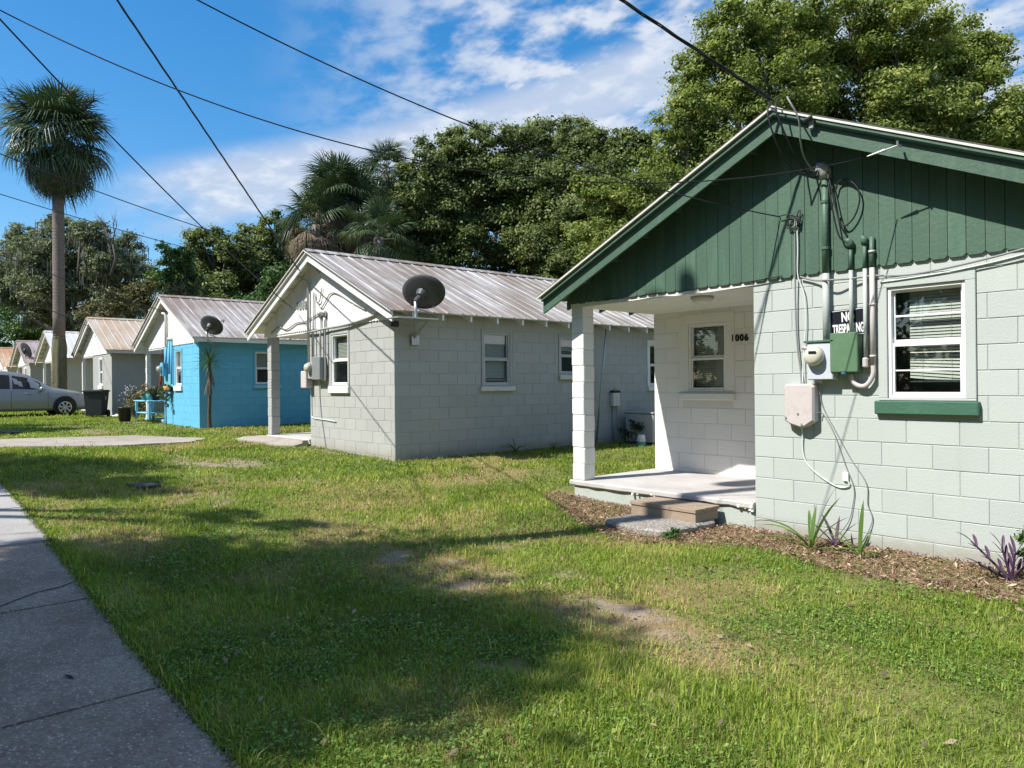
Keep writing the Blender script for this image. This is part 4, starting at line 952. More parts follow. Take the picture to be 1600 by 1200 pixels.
for k in range(9):
    mb=MB(); mb.box(.381,.392,-.34+k*.0,.34,.10+k*.060,.150+k*.060); mb.build('grille_bar',paint('ac_dark_blue',(.02,.05,.10),.4) if k==0 else bpy.data.materials['ac_dark_blue'],ac)
mb=MB(); mb.box(-.36,.36,-.392-.012,-.39-.012,.1,.62); mb.build('side_panel',m_nid,ac)
pc=thing('paint_can','small white and teal paint can standing on the lawn by the grey side wall','can',(-9.75,12.0,gzf(-9.75)))
mb=MB(); mb.lathe([(0,0),(.085,0),(.085,.10),(.085,.10)],0,0,16); mb.build('label_band',paint('teal_label',(.08,.38,.35),.4),pc)
mb=MB(); mb.lathe([(.085,.10),(.085,.19),(.078,.20),(.075,.235),(0,.235)],0,0,16); mb.build('body',m_alu,pc)

# ------------------------------------------------------------------ utility pole on the verge, and the overhead wires
up=thing('utility_pole','tall timber utility pole on the verge beside the sidewalk','utility pole',(-6.72,-.92,gzf(-6.7)-.05))
mb=MB(); mb.tube([(0,0,-.3),(0,0,4),(0,0,11.55)],[.17,.15,.115],14); mb.build('pole',m_polewood,up,smooth=True)
mb=MB(); mb.lathe([(0,0),(.2,0),(.22,.06),(.22,.72),(.18,.82),(0,.84)],-.40,0,18,z0=10.45); mb.build('transformer',m_greymetal,up,smooth=True)
mb=MB(); mb.bbox(-.30,.0,-.06,.06,10.75,10.82,.005); mb.bbox(-.30,.0,-.06,.06,11.1,11.17,.005); mb.build('bracket',m_steel,up)
u2=thing('utility_pole','second timber utility pole farther up the street','utility pole',(-26.2,-1.2,gzf(-26)-.05))
mb=MB(); mb.tube([(0,0,-.3),(0,0,4),(0,0,10.6)],[.17,.15,.115],12); mb.build('pole',m_polewood,u2,smooth=True)
def wire(a,b,s,r,label,mat=m_black,twist=0):
    P=sag(a,b,s,60); mb=MB()
    if twist:
        for ph in range(3):
            Q=[p+Vector((math.cos(i*.9+ph*2.1)*twist,math.sin(i*.9+ph*2.1)*twist*.3,math.sin(i*.9+ph*2.1)*twist)) for i,p in enumerate(P)]
            mb.tube(Q,r,5)
    else: mb.tube(P,r,6)
    tag(mb.build('overhead_wire',mat,smooth=True),label,'wire','overhead wires')
wire((-7.2,-.9,5.25),(-2.66,6.18,3.33),1.0,.0048,'thin overhead wire sagging right across the sky to the clamp on the green fascia')
wire((-7.2,-.5,6.0),(-3.62,6.57,3.07),.5,.0058,'overhead wire coming down to the cable coil on the green gable')
wire((-6.2,-.5,7.0),(-13.80,6.42,3.76),.0,.0075,'twisted overhead wire running down to the mast of the grey cottage',twist=.008)
wire((-7.2,-1.3,8.25),(-3.47,6.17,4.05),.0,.0072,'thick twisted service drop reaching the green ridge',twist=.010)
wire((-7.0,-.7,5.9),(-14.25,6.5,3.05),.22,.009,'thin overhead wire slanting under the rake of the grey cottage')
wire((-26.2,-1.2,9.7),(-44.0,30.0,9.5),1.2,.018,'upper one of two long wires passing behind the palm tree')
wire((-26.2,-1.2,8.2),(-46.0,31.0,9.0),1.0,.014,'lower one of two long wires passing behind the palm tree')
wire((-26.2,-1.2,7.0),(-33.0,6.35,4.0),.25,.014,'wire running down to the ridge of the rust-stained cottage')
wire((-26.2,-1.2,7.2),(-23.1,6.5,3.75),.25,.013,'wire running down to the mast of the blue cottage')
# ------------------------------------------------------------------ blue cottage fittings and porch things
by=6.6
g=thing('service_mast','white and blue service mast on the gable of the blue cottage','mast',(-23.25,by-.07,0))
mb=MB(); mb.tube([(0,0,2.72),(0,0,3.65),(-.05,-.03,3.72),(-.12,-.06,3.72)],.035,8); mb.build('upper_pipe',m_trim,g,smooth=True)
mb=MB(); mb.tube([(0,0,2.1),(0,0,2.72)],.035,8); mb.build('lower_pipe',m_blue,g,smooth=True)
for x,z0,lab in ((-23.0,1.9,'blue conduit left of the window on the blue cottage'),(-22.78,1.6,'blue conduit nearest the window on the blue cottage')):
    g=thing('conduit',lab,'conduit',(x,by-.05,0),group='conduits on the blue cottage')
    mb=MB(); mb.tube([(0,0,z0),(0,0,2.9)],.03,8); mb.build('pipe',m_blue,g,smooth=True)
    mb=MB(); mb.tube([(0,0,2.9),(0,-.02,2.98)],[.045,.03],8); mb.build('hood',m_trim,g,smooth=True)
g=thing('electric_meter','pale round meter at the porch corner of the blue cottage','meter',(-23.45,by,0))
mb=MB(); mb.bbox(-.14,.12,-.14,-.006,1.85,2.25,.01); mb.build('meter_box',m_blue,g)
me=MB().lathe([(.0,0),(.10,0),(.10,.08),(.07,.13),(0,.14)],0,0,16).mesh('meter_glass',m_meterglass,True); me.transform(Matrix.Rotation(R(90),4,'X')); link('meter_glass',me,g,(-.02,-.14,2.06))
g=thing('wall_planter','small orange planter with trailing green plant on the blue front wall','planter',(-22.95,by-.12,1.45))
mb=MB(); mb.lathe([(0,-.08),(.08,-.08),(.12,.10),(.10,.10),(.09,.04),(0,.04)],0,0,12); mb.build('pot',paint('terracotta',(.55,.26,.12),.7),g,smooth=True)
bench=thing('bench','pale blue wooden plant bench on the porch of the blue cottage','bench',(-24.75,6.5,.246+.287))
for k in range(4):
    mb=MB(); mb.bbox(-.85,.85,-.30+k*.15,-.165+k*.15,.55,.585,.005); mb.build('plank',m_bluetrim,bench)
for x in (-.72,.72):
    for y in (-.24,.24):
        mb=MB(); mb.bbox(x-.035,x+.035,y-.035,y+.035,0,.55,.005); mb.build('leg',m_bluetrim,bench)
mb=MB(); mb.bbox(-.7,.7,-.26,.26,.18,.21,.004); mb.build('shelf',m_bluetrim,bench)
mb=MB(); mb.lathe([(0,0),(.15,0),(.20,.42),(.215,.42),(.215,.46),(.195,.46),(.17,.06),(0,.06)],0,0,20); tag(mb.build('bucket',paint('black_plastic',(.02,.022,.024),.4),loc=(-25.6,5.95,gzf(-25.6)),smooth=True),'black plastic bucket on the grass by the blue porch','bucket')
wc=thing('wind_chime','dark wind chime with reddish tassels hanging over the blue porch','wind chime',(-24.35,6.75,2.70))
mb=MB(); mb.lathe([(0,-.42),(.10,-.46),(.15,-.54),(.10,-.62),(0,-.64)],0,0,12); mb.tube([(0,0,0),(0,0,-.45)],.008,5); mb.build('crown',m_black,wc,smooth=True)
for k in range(7):
    mb=MB(); a=k*.9; mb.tube([(.08*math.cos(a),.08*math.sin(a),-.62),(.10*math.cos(a),.10*math.sin(a),-1.0-.12*(k%3))],[.03,.02],6); mb.build('tassel',paint('red_tassel',(.22,.06,.03),.8) if k==0 else bpy.data.materials['red_tassel'],wc)
# ------------------------------------------------------------------ wooden step and pebbled slab at the mint porch
st=thing('wooden_step','weathered wooden step set against the mint porch','step',(-4.72,6.28,.088))
L2=.42
for y0,y1 in ((-.16,-.022),(-.016,.12),(.126,.26)):
    mb=MB(); mb.bbox(-L2,L2,y0,y1,.098,.136,.004); mb.build('plank',m_wood,st)
mb=MB(); mb.bbox(-L2+.01,L2-.01,-.148,-.112,.0,.0975,.004); mb.build('front_board',m_wood,st)
for x in (-L2+.02,L2-.055): 
    mb=MB(); mb.bbox(x,x+.036,-.110,.255,.0,.0975,.004); mb.build('end_board',m_wood,st)
mb=MB(); rr=random.Random(2); ring=[]
for a in np.linspace(0,2*math.pi,29)[:-1]:
    c,s=math.cos(a),math.sin(a); q=1/max(abs(c)/.43,abs(s)/.47); q=min(q,.57); ring.append((q*c+rr.uniform(-.02,.02),q*s+rr.uniform(-.02,.02)))
n=len(ring); vs=[(x,y,-.06) for x,y in ring]+[(x*1.0,y*1.0,.04) for x,y in ring]+[(x*.95,y*.95,.058) for x,y in ring]
fs=[(i,(i+1)%n,(i+1)%n+n,i+n) for i in range(n)]+[(i+n,(i+1)%n+n,(i+1)%n+2*n,i+2*n) for i in range(n)]+[tuple(range(2*n,3*n))]
mb.add(vs,fs); tag(mb.build('step_slab',m_pebble,loc=(-4.68,6.03,.034)),'broken slab of pebbled concrete under the wooden step','slab')
# ------------------------------------------------------------------ wheeled trash bin
tb=thing('trash_bin','dark grey wheeled trash bin with a pale front, standing on the lawn','bin',(-29.9,6.02,gzf(-29.9)),R(60))
def taper(mb,x0,x1,y0,y1,z0,z1,k):
    cx,cy=(x0+x1)/2,(y0+y1)/2; v=[]
    for z,s in ((z0,k),(z1,1.0)):
        v+=[(cx+(x0-cx)*s,cy+(y0-cy)*s,z),(cx+(x1-cx)*s,cy+(y0-cy)*s,z),(cx+(x1-cx)*s,cy+(y1-cy)*s,z),(cx+(x0-cx)*s,cy+(y1-cy)*s,z)]
    mb.add(v,[(0,3,2,1),(4,5,6,7),(0,1,5,4),(1,2,6,5),(2,3,7,6),(3,0,4,7)])
m_bin=paint('dark_bin_plastic',(.035,.042,.048),.5,bstr=0.05,rnd=0)
mb=MB(); taper(mb,-.31,.31,-.36,.36,.06,.92,.80); mb.build('body',m_bin,tb)
mb=MB(); mb.bbox(-.34,.34,-.40,.44,.92,.965,.01); mb.bbox(-.30,.30,-.36,.40,.965,.99,.012); mb.build('lid',m_bin,tb)
for x in (-.27,.27):
    mb=MB(); mb.lathe([(0,-.03),(.13,-.03),(.13,.03),(0,.03)],0,0,18); me=mb.mesh('wheel',m_black,False); me.transform(Matrix.Rotation(R(90),4,'Y')); link('wheel',me,tb,(x*1.05,.34,.13))
mb=MB(); mb.tube([(-.26,.47,.90),(.26,.47,.90)],.018,8); mb.build('handle',m_bin,tb)
me=MB().lathe([(.0,0),(.075,0),(.075,.004),(0,.004)],0,0,20).mesh('emblem',m_greymetal); me.transform(Matrix.Rotation(R(90),4,'Y')); link('emblem',me,tb,(.300,.03,.70))

# ------------------------------------------------------------------ silver minivan, nose towards the gardens (+Y)
m_car=paint('silver_car_paint',(.235,.265,.30),.30,bstr=0,rnd=0,dirt_amt=.1,metal=.35)
m_tyre=paint('tyre_rubber',(.018,.018,.018),.8,bstr=0,rnd=0)
m_rim=metalm('alloy_rim',(.62,.63,.65),.3,.8)
van=thing('minivan','silver minivan parked nose-in on the lawn at the left edge','minivan',(-33.45,6.42,gzf(-33.0)-.02))
ST=[(0.0,.36,.60,.66,.62,.58),(.10,.27,.70,.76,.80,.74),(.45,.22,.84,.91,.93,.82),(.95,.22,.93,1.01,.97,.82),(1.35,.22,.98,1.09,.985,.74),(1.75,.22,1.0,1.36,.99,.70),(2.15,.22,1.01,1.58,.99,.68),(2.8,.22,1.02,1.70,.995,.68),(3.6,.22,1.03,1.73,.995,.67),(4.4,.22,1.04,1.71,.985,.66),(4.9,.26,1.05,1.60,.95,.64),(5.1,.36,1.02,1.40,.90,.62)]
def ring_(s):
    u,zb,zl,zt,wb_,wt=s
    h=[(wb_*.90,zb),(wb_*.985,zb+.12),(wb_,(zb+zl)*.5),(wb_*.985,zl),(wt+.03,zt-.10*(zt-zl)-.005),(wt-.03,zt),(wt*.5,zt+.03)]
    return [(x,-u,z) for x,z in h]+[(0,-u,zt+.035)]+[(-x,-u,z) for x,z in h[::-1]]
mb=MB(); vs=[];fs=[]; rr_=[ring_(s) for s in ST]; n=len(rr_[0])
for r_ in rr_: vs+=r_
for i in range(len(rr_)-1):
    for k in range(n):
        q=(k+1)%n; fs.append((i*n+k,(i+1)*n+k,(i+1)*n+q,i*n+q))
fs+=[tuple(range(n)),tuple(range((len(rr_)-1)*n+n-1,(len(rr_)-1)*n-1,-1))]
mb.add(vs,fs); mb.build('body',m_car,van,smooth=True)
def lerp_st(u):
    for a,b in zip(ST[:-1],ST[1:]):
        if a[0]<=u<=b[0]:
            t=(u-a[0])/(b[0]-a[0]); return tuple(x*(1-t)+y*t for x,y in zip(a,b))
def sidept(u,f,sg,off=.008):       # f 0 at belt, 1 at roof edge
    u_,zb,zl,zt,wb_,wt=lerp_st(u); x0,z0=wb_*.985,zl; x1,z1=wt+.03,zt-.10*(zt-zl)-.005
    return (sg*(x0+(x1-x0)*f+off),-u,z0+(z1-z0)*f)
for sg_ in (1,-1):
    for (ua,ub) in ((1.55,2.62),(2.70,3.55),(3.63,4.75)):
        mb=MB(); N=6; vs=[];fs=[]
        for i in range(N+1):
            u=ua+(ub-ua)*i/N
            lo=.06; hi=.92 if (u>1.75) else .92
            vs+=[sidept(u,lo,sg_),sidept(u,hi,sg_)]
        for i in range(N): f=(i*2,i*2+1,i*2+3,i*2+2); fs.append(f if sg_<0 else f[::-1])
        mb.add(vs,fs); mb.build('window',m_darkglass if ua>2.6 else m_glasscar if 'm_glasscar' in globals() else m_darkglass,van)
    for u in (1.50,2.66,3.59):
        mb=MB(); P=[]
        for zf in np.linspace(.34,.98,8):
            u_,zb,zl,zt,wb_,wt=lerp_st(u); P.append((sg_*(wb_*(.995 if zf<.8 else .99)+.001),-u,zf))
        mb.tube(P,.006,4); mb.build('door_seam',m_black,van)
    for u in (1.95,2.95):
        mb=MB(); mb.bbox(sg_*.99-.02,sg_*.99+.025,-u-.28,-u-.12,.86,.895,.008); mb.build('door_handle',m_car,van)
    mb=MB(); mb.bbox(sg_*1.08-.11,sg_*1.08+.11,-1.78,-1.66,.98,1.12,.03); mb.tube([(sg_*.95,-1.68,1.02),(sg_*1.02,-1.70,1.03)],.02,6); mb.build('mirror',m_car,van,smooth=False)
    mb=MB(); v=[]
    for (u,f) in ((.06,0),(.25,0),(.62,0),(.62,1),(.25,1),(.06,1)):
        u_,zb,zl,zt,wb_,wt=lerp_st(u); w_=wb_*.985; z=zl-.10+f*.10; v.append((sg_*(w_*(1.0 if f==0 else .975)+.008),-u,z))
    mb.add(v,[(0,1,4,5),(1,2,3,4)] if sg_<0 else [(5,4,1,0),(4,3,2,1)]); mb.build('headlight',paint('headlamp_lens',(.62,.62,.60),.1,bstr=0,rnd=0) if sg_>0 else bpy.data.materials['headlamp_lens'],van)
    mb=MB(); mb.box(sg_*.985-.012,sg_*.985+.012,-4.0,-1.4,.83,.845); mb.build('side_moulding',m_greymetal,van)
    for u in (.95,3.95):
        a=MB(); a.lathe([(0,0),(.395,0),(.395,.015),(0,.015)],0,0,28); me=a.mesh('wheel_arch',m_black); me.transform(Matrix.Rotation(R(90)*sg_,4,'Y')); link('wheel_arch',me,van,(sg_*.982,-u,.335+.04))
        a=MB(); a.lathe([(.21,-.1),(.33,-.1),(.335,-.06),(.335,.06),(.33,.09),(.235,.10),(.21,.08)],0,0,28); me=a.mesh('tyre',m_tyre,True); me.transform(Matrix.Rotation(R(90)*sg_,4,'Y'))
        w=link('wheel',me,van,(sg_*.925,-u,.335))
        a=MB(); a.lathe([(.235,.085),(.20,.095),(.195,.06)],0,0,28); a.lathe([(0,.088),(.05,.088),(.055,.07)],0,0,12)
        for k in range(7):
            t=2*math.pi*k/7; c,s=math.cos(t),math.sin(t); w2=.022
            a.add([(c*.04-s*w2,s*.04+c*w2,.09),(c*.04+s*w2,s*.04-c*w2,.09),(c*.205+s*w2*1.5,s*.205-c*w2*1.5,.092),(c*.205-s*w2*1.5,s*.205+c*w2*1.5,.092)],[(0,1,2,3)])
        me=a.mesh('rim',m_rim); me.transform(Matrix.Rotation(R(90)*sg_,4,'Y')); link('rim',me,w,(0,0,0))
        a=MB(); a.lathe([(0,.05),(.205,.05)],0,0,24); me=a.mesh('brake_shadow_disc',m_black); me.transform(Matrix.Rotation(R(90)*sg_,4,'Y')); link('spoke_shadow_disc',me,w,(0,0,0))  # black disc stands in for the shade between the spokes
mb=MB(); v=[]
for u,k in ((1.38,4),(2.12,4)):
    u_,zb,zl,zt,wb_,wt=lerp_st(u); v+=[(-(wt-.02),-u,zt+.012),(wt-.02,-u,zt+.012),(0,-u,zt+.05)]
mb.add(v,[(0,2,5,3),(2,1,4,5)]); mb.build('windscreen',m_darkglass,van)
mb=MB(); mb.box(-.55,.55,.0,.012,.40,.52); mb.build('grille',m_black,van)

# ------------------------------------------------------------------ foliage helpers
def unit(v): return v/np.maximum(np.linalg.norm(v,axis=-1,keepdims=True),1e-9)
def leaf_quads(P,N,L,Wd,r,droop=0.0):
    n=len(P); t=unit(np.cross(N,r.normal(size=(n,3)))); b=np.cross(N,t)
    L=L[:,None];Wd=Wd[:,None]
    tip=P+t*L*.5-np.array([0,0,1])*L*droop
    return np.stack([P-t*L*.5,P+b*Wd*.5-t*L*.05,tip,P-b*Wd*.5-t*L*.05],1)
def leaf_cloud(lobes,leaf,dens,r,clump=.40,nclump=16,up=.45,squash=.9,tvar=.34,wide=.52):
    V=[];T=[]
    for (x,y,z,R_) in lobes:
        n=int(50*R_*R_/leaf**2*dens)
        d=unit(r.normal(size=(nclump,3))); rad=(r.uniform(.25,1.12,nclump)**.6)[:,None]
        c=np.array([x,y,z])+d*rad*R_*.80*np.array([1,1,squash]); cr=R_*clump*r.uniform(.45,1.35,nclump); ct=r.normal(0,tvar*.5,nclump)
        w=cr**2; k=r.choice(nclump,n,p=w/w.sum())
        q=unit(r.normal(size=(n,3))); q[:,2]=np.where(q[:,2]<-.5,-q[:,2]*.6,q[:,2]); rr=np.clip(np.abs(r.normal(.62,.34,n)),.05,1.7)
        P=c[k]+q*(cr[k]*rr)[:,None]*np.array([1.1,1.1,.8])
        N=unit(q*.9+np.array([0,0,up])+r.normal(size=(n,3))*.55)
        L=leaf*r.uniform(.7,1.35,n); V.append(leaf_quads(P,N,L,L*wide,r,.12)); T.append(np.clip(.48+ct[k]+r.normal(0,tvar*.55,n),0,1))
    return np.concatenate(V),np.concatenate(T)
def limb_paths(base,lobes,r,ztop_frac=.55,r0=.28):
    b=np.array([base[0],base[1],gzf(base[0])-.1]); zc=np.mean([l[2] for l in lobes]); xc=np.mean([l[0] for l in lobes]); yc=np.mean([l[1] for l in lobes])
    top=np.array([b[0]*.5+xc*.5,b[1]*.5+yc*.5,b[2]+(zc-b[2])*ztop_frac])
    mid=(b+top)/2+r.normal(0,.12,3)
    return b,mid,top
def tree(name,label,cat,base,lobes,leafm,leaf,dens,seed,r0=.26,bark=None,group=None,up=.45,clump=.40,nclump=16,wide=.52,moss=0):
    r=np.random.default_rng(seed); t=thing(name,label,cat,(0,0,0),group=group)
    V,T=leaf_cloud(lobes,leaf,dens,r,clump,nclump,up,wide=wide)
    o=link('crown',quads('crown',V,leafm,T),t)
    b,mid,top=limb_paths(base,lobes,r,r0=r0)
    t.location=(b[0],b[1],b[2]); 
    mb=MB(); mb.tube(curve([b,mid,top],5),[r0*1.25*(1-.45*i/10) for i in range(11)],9); mb.build('trunk',bark or m_bark,t,smooth=True)
    lm=MB()
    for (x,y,z,R_) in lobes:
        e=np.array([x,y,z+R_*.3]); s=mid+(top-mid)*r.uniform(.4,1.0)
        m1=s*.6+e*.4+np.array([*r.normal(0,.25*R_,2),-.1]); m2=s*.25+e*.75+r.normal(0,.2*R_,3)
        lm.tube(curve([s,m1,m2,e],4),[r0*.5*(1-.8*i/12)+.012 for i in range(13)],6)
        for q in range(4):
            f=e+r.normal(0,.34*R_,3)-np.array([0,0,.25*R_]); lm.tube(curve([m2,(m2+f)/2+r.normal(0,.1,3),f],3),[r0*.16,r0*.13,r0*.11,r0*.09,r0*.07,r0*.05,.006],4)
    lm.build('limbs',bark or m_bark,t,smooth=True)
    if moss:
        P=[];TT=[]
        for (x,y,z,R_) in lobes:
            n=int(moss*R_); 
            for k in range(n):
                a=r.uniform(0,2*math.pi); q=R_*r.uniform(.3,1.0); p=np.array([x+q*math.cos(a),y+q*math.sin(a),z+R_*r.uniform(-.6,.5)])
                for s in range(5):
                    w=r.uniform(.03,.10); l=r.uniform(.3,1.1); th=r.uniform(0,math.pi); d=np.array([math.cos(th),math.sin(th),0])*w; pp=p+r.normal(0,.15,3)
                    P.append([pp-d*.6,pp+d*.6,pp+d*.25-np.array([0,0,l]),pp-d*.25-np.array([0,0,l])]); TT.append(r.uniform(0,1))
        link('hanging_moss',quads('hanging_moss',np.array(P),m_moss,np.array(TT)),t,kind='stuff')
    mw=Matrix.Translation(-Vector(t.location))
    for c in t.children: c.data.transform(mw)
    return t
TR={"A": {"base": [-12.59, 19.06], "lobes": [[-11.75, 18.93, 11.45, 1.15], [-11.08, 20.44, 11.89, 1.33], [-12.59, 18.89, 10.54, 1.19], [-11.04, 19.62, 9.95, 1.48], [-12.34, 17.4, 8.97, 0.81], [-12.07, 18.89, 8.49, 1.41], [-13.42, 18.4, 7.95, 1.2], [-13.28, 16.39, 6.37, 1.27], [-15.41, 17.42, 5.81, 1.25], [-13.33, 16.71, 4.77, 1.38], [-12.05, 17.7, 6.52, 1.36], [-14.43, 15.79, 7.05, 0.65]]}, "B": {"base": [-9.48, 24.17], "lobes": [[-10.09, 22.23, 11.98, 1.36], [-9.14, 23.34, 11.97, 1.45], [-9.01, 25.21, 11.06, 1.63], [-8.34, 26.57, 12.14, 0.93], [-7.75, 26.73, 11.68, 0.92], [-8.92, 22.96, 9.67, 1.33], [-7.49, 25.76, 9.74, 1.28], [-8.1, 24.63, 9.06, 1.56], [-10.89, 22.65, 10.89, 1.21], [-11.1, 22.62, 9.53, 1.01], [-9.25, 22.38, 8.4, 1.13]]}, "C": {"base": [-6.58, 30.56], "lobes": [[-6.93, 28.2, 9.84, 1.14], [-7.08, 30.28, 8.82, 1.76], [-6.42, 31.94, 11.68, 2.03], [-8.2, 30.57, 8.9, 1.37], [-5.34, 33.91, 11.62, 2.52], [-6.0, 33.43, 8.7, 2.54]]}, "D": {"base": [-27.63, 20.04], "lobes": [[-27.97, 20.05, 12.19, 1.2], [-27.44, 21.34, 12.83, 1.27], [-28.08, 19.2, 10.42, 1.83], [-28.06, 21.8, 10.85, 2.11], [-29.16, 19.01, 8.8, 1.66], [-28.05, 20.42, 8.05, 2.26]]}, "E": {"base": [-25.64, 23.86], "lobes": [[-25.62, 22.97, 12.58, 1.26], [-26.24, 25.55, 13.59, 1.44], [-24.08, 25.26, 12.88, 1.21], [-26.28, 23.33, 10.73, 2.21], [-24.24, 24.31, 10.48, 2.21], [-27.91, 23.46, 8.54, 2.39], [-24.83, 24.02, 7.99, 2.26]]}, "F": {"base": [-22.09, 24.89], "lobes": [[-22.7, 25.3, 12.24, 1.06], [-20.74, 24.69, 11.82, 0.89], [-21.21, 24.23, 10.12, 1.53], [-20.01, 25.17, 11.41, 0.99], [-21.84, 23.86, 8.36, 1.82], [-22.73, 23.15, 6.02, 1.41]]}, "X": {"base": [-33.46, 27.05], "lobes": [[-35.67, 22.41, 11.42, 1.89], [-36.93, 26.92, 12.72, 2.39], [-34.31, 28.88, 12.52, 2.58], [-29.19, 28.28, 11.79, 2.34], [-28.99, 32.26, 12.01, 2.26], [-26.8, 34.25, 11.53, 2.46], [-37.05, 20.72, 10.15, 1.89], [-40.78, 20.41, 9.37, 1.62], [-34.94, 23.63, 8.9, 2.41], [-30.36, 31.47, 9.11, 2.66]]}, "G": {"base": [-43.02, 14.51], "lobes": [[-42.42, 14.38, 9.78, 1.16], [-44.84, 14.37, 8.53, 1.51], [-43.19, 15.42, 8.23, 1.57], [-40.52, 13.7, 6.19, 1.56], [-43.68, 16.65, 7.26, 1.38], [-43.64, 13.34, 7.0, 1.24], [-40.4, 14.89, 8.9, 0.91]]}, "H": {"base": [-42.68, 17.95], "lobes": [[-42.27, 16.82, 10.24, 0.98], [-40.02, 17.11, 10.43, 1.01], [-44.32, 20.0, 11.12, 1.06], [-41.42, 16.92, 8.34, 1.55], [-43.52, 19.49, 8.86, 1.67], [-41.83, 17.45, 6.57, 1.5], [-42.3, 16.33, 8.77, 1.12], [-42.95, 20.0, 9.83, 1.03]]}, "I": {"base": [-38.01, 11.13], "lobes": [[-37.15, 10.56, 7.86, 0.61], [-36.15, 10.92, 7.55, 0.66], [-37.48, 11.11, 6.66, 0.99], [-39.67, 10.89, 6.89, 0.65]]}, "J": {"base": [-36.58, 9.73], "lobes": [[-38.05, 9.73, 5.93, 0.86], [-36.2, 10.64, 5.73, 0.96], [-39.76, 8.86, 5.54, 0.81], [-39.65, 8.0, 4.8, 0.92], [-35.7, 11.19, 4.97, 0.84]]}, "K": {"base": [-76.29, 12.78], "lobes": [[-83.05, 10.6, 15.73, 1.58], [-73.92, 11.77, 15.17, 1.67], [-70.35, 13.77, 14.51, 1.63], [-75.03, 17.29, 14.11, 2.02], [-79.82, 9.43, 11.6, 2.09], [-78.81, 13.8, 12.16, 2.52], [-72.4, 16.15, 11.04, 2.28], [-79.54, 11.34, 9.08, 2.48], [-70.76, 17.58, 12.11, 1.36], [-80.88, 8.58, 11.06, 2.56], [-74.32, 11.32, 10.85, 2.55], [-73.19, 14.52, 9.01, 2.38], [-74.18, 17.87, 10.08, 2.13], [-79.48, 9.41, 13.58, 1.73], [-73.8, 10.56, 12.91, 1.86], [-73.09, 13.3, 13.39, 1.9], [-69.41, 14.76, 12.21, 1.84]]}, "M": {"base": [-89.58, 12.72], "lobes": [[-90.93, 12.38, 7.78, 2.41], [-87.56, 15.0, 7.35, 2.26], [-88.44, 9.88, 7.2, 2.3], [-85.99, 17.34, 7.34, 2.27], [-78.33, 19.42, 8.22, 2.13], [-84.84, 13.17, 9.02, 2.16], [-85.67, 19.09, 10.09, 2.02], [-91.85, 10.83, 10.11, 2.0]]}, "N": {"base": [-27.32, 12.0], "lobes": [[-26.4, 11.51, 5.32, 0.82], [-27.61, 12.83, 4.8, 0.82], [-27.12, 10.94, 4.75, 0.77], [-27.86, 12.14, 4.02, 0.91], [-26.94, 10.26, 3.98, 0.71]]}, "P1": [-28.2, 14.79, 9.39, 1.35], "P2": [-29.44, 17.93, 11.44, 1.48], "P3": [-27.85, 13.67, 8.1, 1.31], "P4": [-24.44, 14.54, 7.14, 1.22], "P5": [-28.06, 15.71, 9.01, 1.38]}
def inflate(l,k): return [(x,y,z,r*k) for x,y,z,r in l]
tree('camphor_tree','tall light green tree behind the grey and mint cottages, left of the mint roof peak','tree',TR['A']['base'],inflate(TR['A']['lobes'],1.22),m_leaf_cam,.105,1.5,101,.26,up=.5,clump=.25,nclump=58)
tree('camphor_tree','broad light green tree rising over the right half of the mint roof','tree',TR['B']['base'],inflate(TR['B']['lobes'],1.20),m_leaf_cam,.11,1.5,102,.30,up=.5,clump=.25,nclump=58)
tree('camphor_tree','light green tree cut off by the right edge of the photo','tree',TR['C']['base'],inflate(TR['C']['lobes'],1.15),m_leaf_cam,.19,1.0,103,.28,up=.5,clump=.25,nclump=58)
tree('oak_tree','dark oak just right of the cabbage palms, behind the grey roof','tree',TR['D']['base'],inflate(TR['D']['lobes'],1.22),m_leaf_oak,.15,1.5,104,.3,clump=.24,nclump=62)
tree('oak_tree','tallest dark oak in the middle of the tree line','tree',TR['E']['base'],inflate(TR['E']['lobes'],1.20),m_leaf_oak,.15,1.5,105,.32,clump=.24,nclump=62)
tree('oak_tree','slim dark oak between the tallest oak and the light green tree','tree',TR['F']['base'],inflate(TR['F']['lobes'],1.22),m_leaf_oak,.145,1.5,106,.24,clump=.24,nclump=56)
tree('oak_tree','rounded dense green tree over the left end of the blue roof','tree',TR['G']['base'],inflate(TR['G']['lobes'],1.25),m_leaf_oak,.18,1.5,107,.24,clump=.28,nclump=36)
tree('oak_tree','open crowned green tree just left of the grey roof peak','tree',TR['H']['base'],inflate(TR['H']['lobes'],1.25),m_leaf_oak,.18,1.4,108,.24,clump=.28,nclump=34)
tree('vine_tree','small bright yellow-green vine-covered tree above the blue roof peak','tree',TR['I']['base'],inflate(TR['I']['lobes'],1.15),m_leaf_green,.17,1.2,109,.12)
tree('brush_tree','olive brown scrubby brush above the rust-stained roof','shrub',TR['J']['base'],inflate(TR['J']['lobes'],1.15),m_leaf_olive,.13,.8,110,.08,nclump=24)
tree('leafy_tree','bright green leafy tree between the blue roof and the grey gable','tree',TR['N']['base'],inflate(TR['N']['lobes'],1.15),m_leaf_green,.17,1.1,111,.14,wide=.38)
tree('oak_tree','broad oak behind the palms and the taller oaks, filling the gaps between them','tree',TR['X']['base'],inflate(TR['X']['lobes'],1.25),m_leaf_oak,.21,1.5,115,.34,clump=.26,nclump=50)
kt=tree('mossy_oak','large greyish oak hung with moss behind the tall palm at far left','tree',TR['K']['base'],inflate(TR['K']['lobes'],1.2),m_leaf_moss,.22,1.25,112,.45,clump=.28,nclump=34,moss=18)
tree('leafy_tree','green bushy tree low behind the far cottages at left','tree',TR['M']['base'],inflate(TR['M']['lobes'],1.15),m_leaf_green,.28,1.1,113,.2)
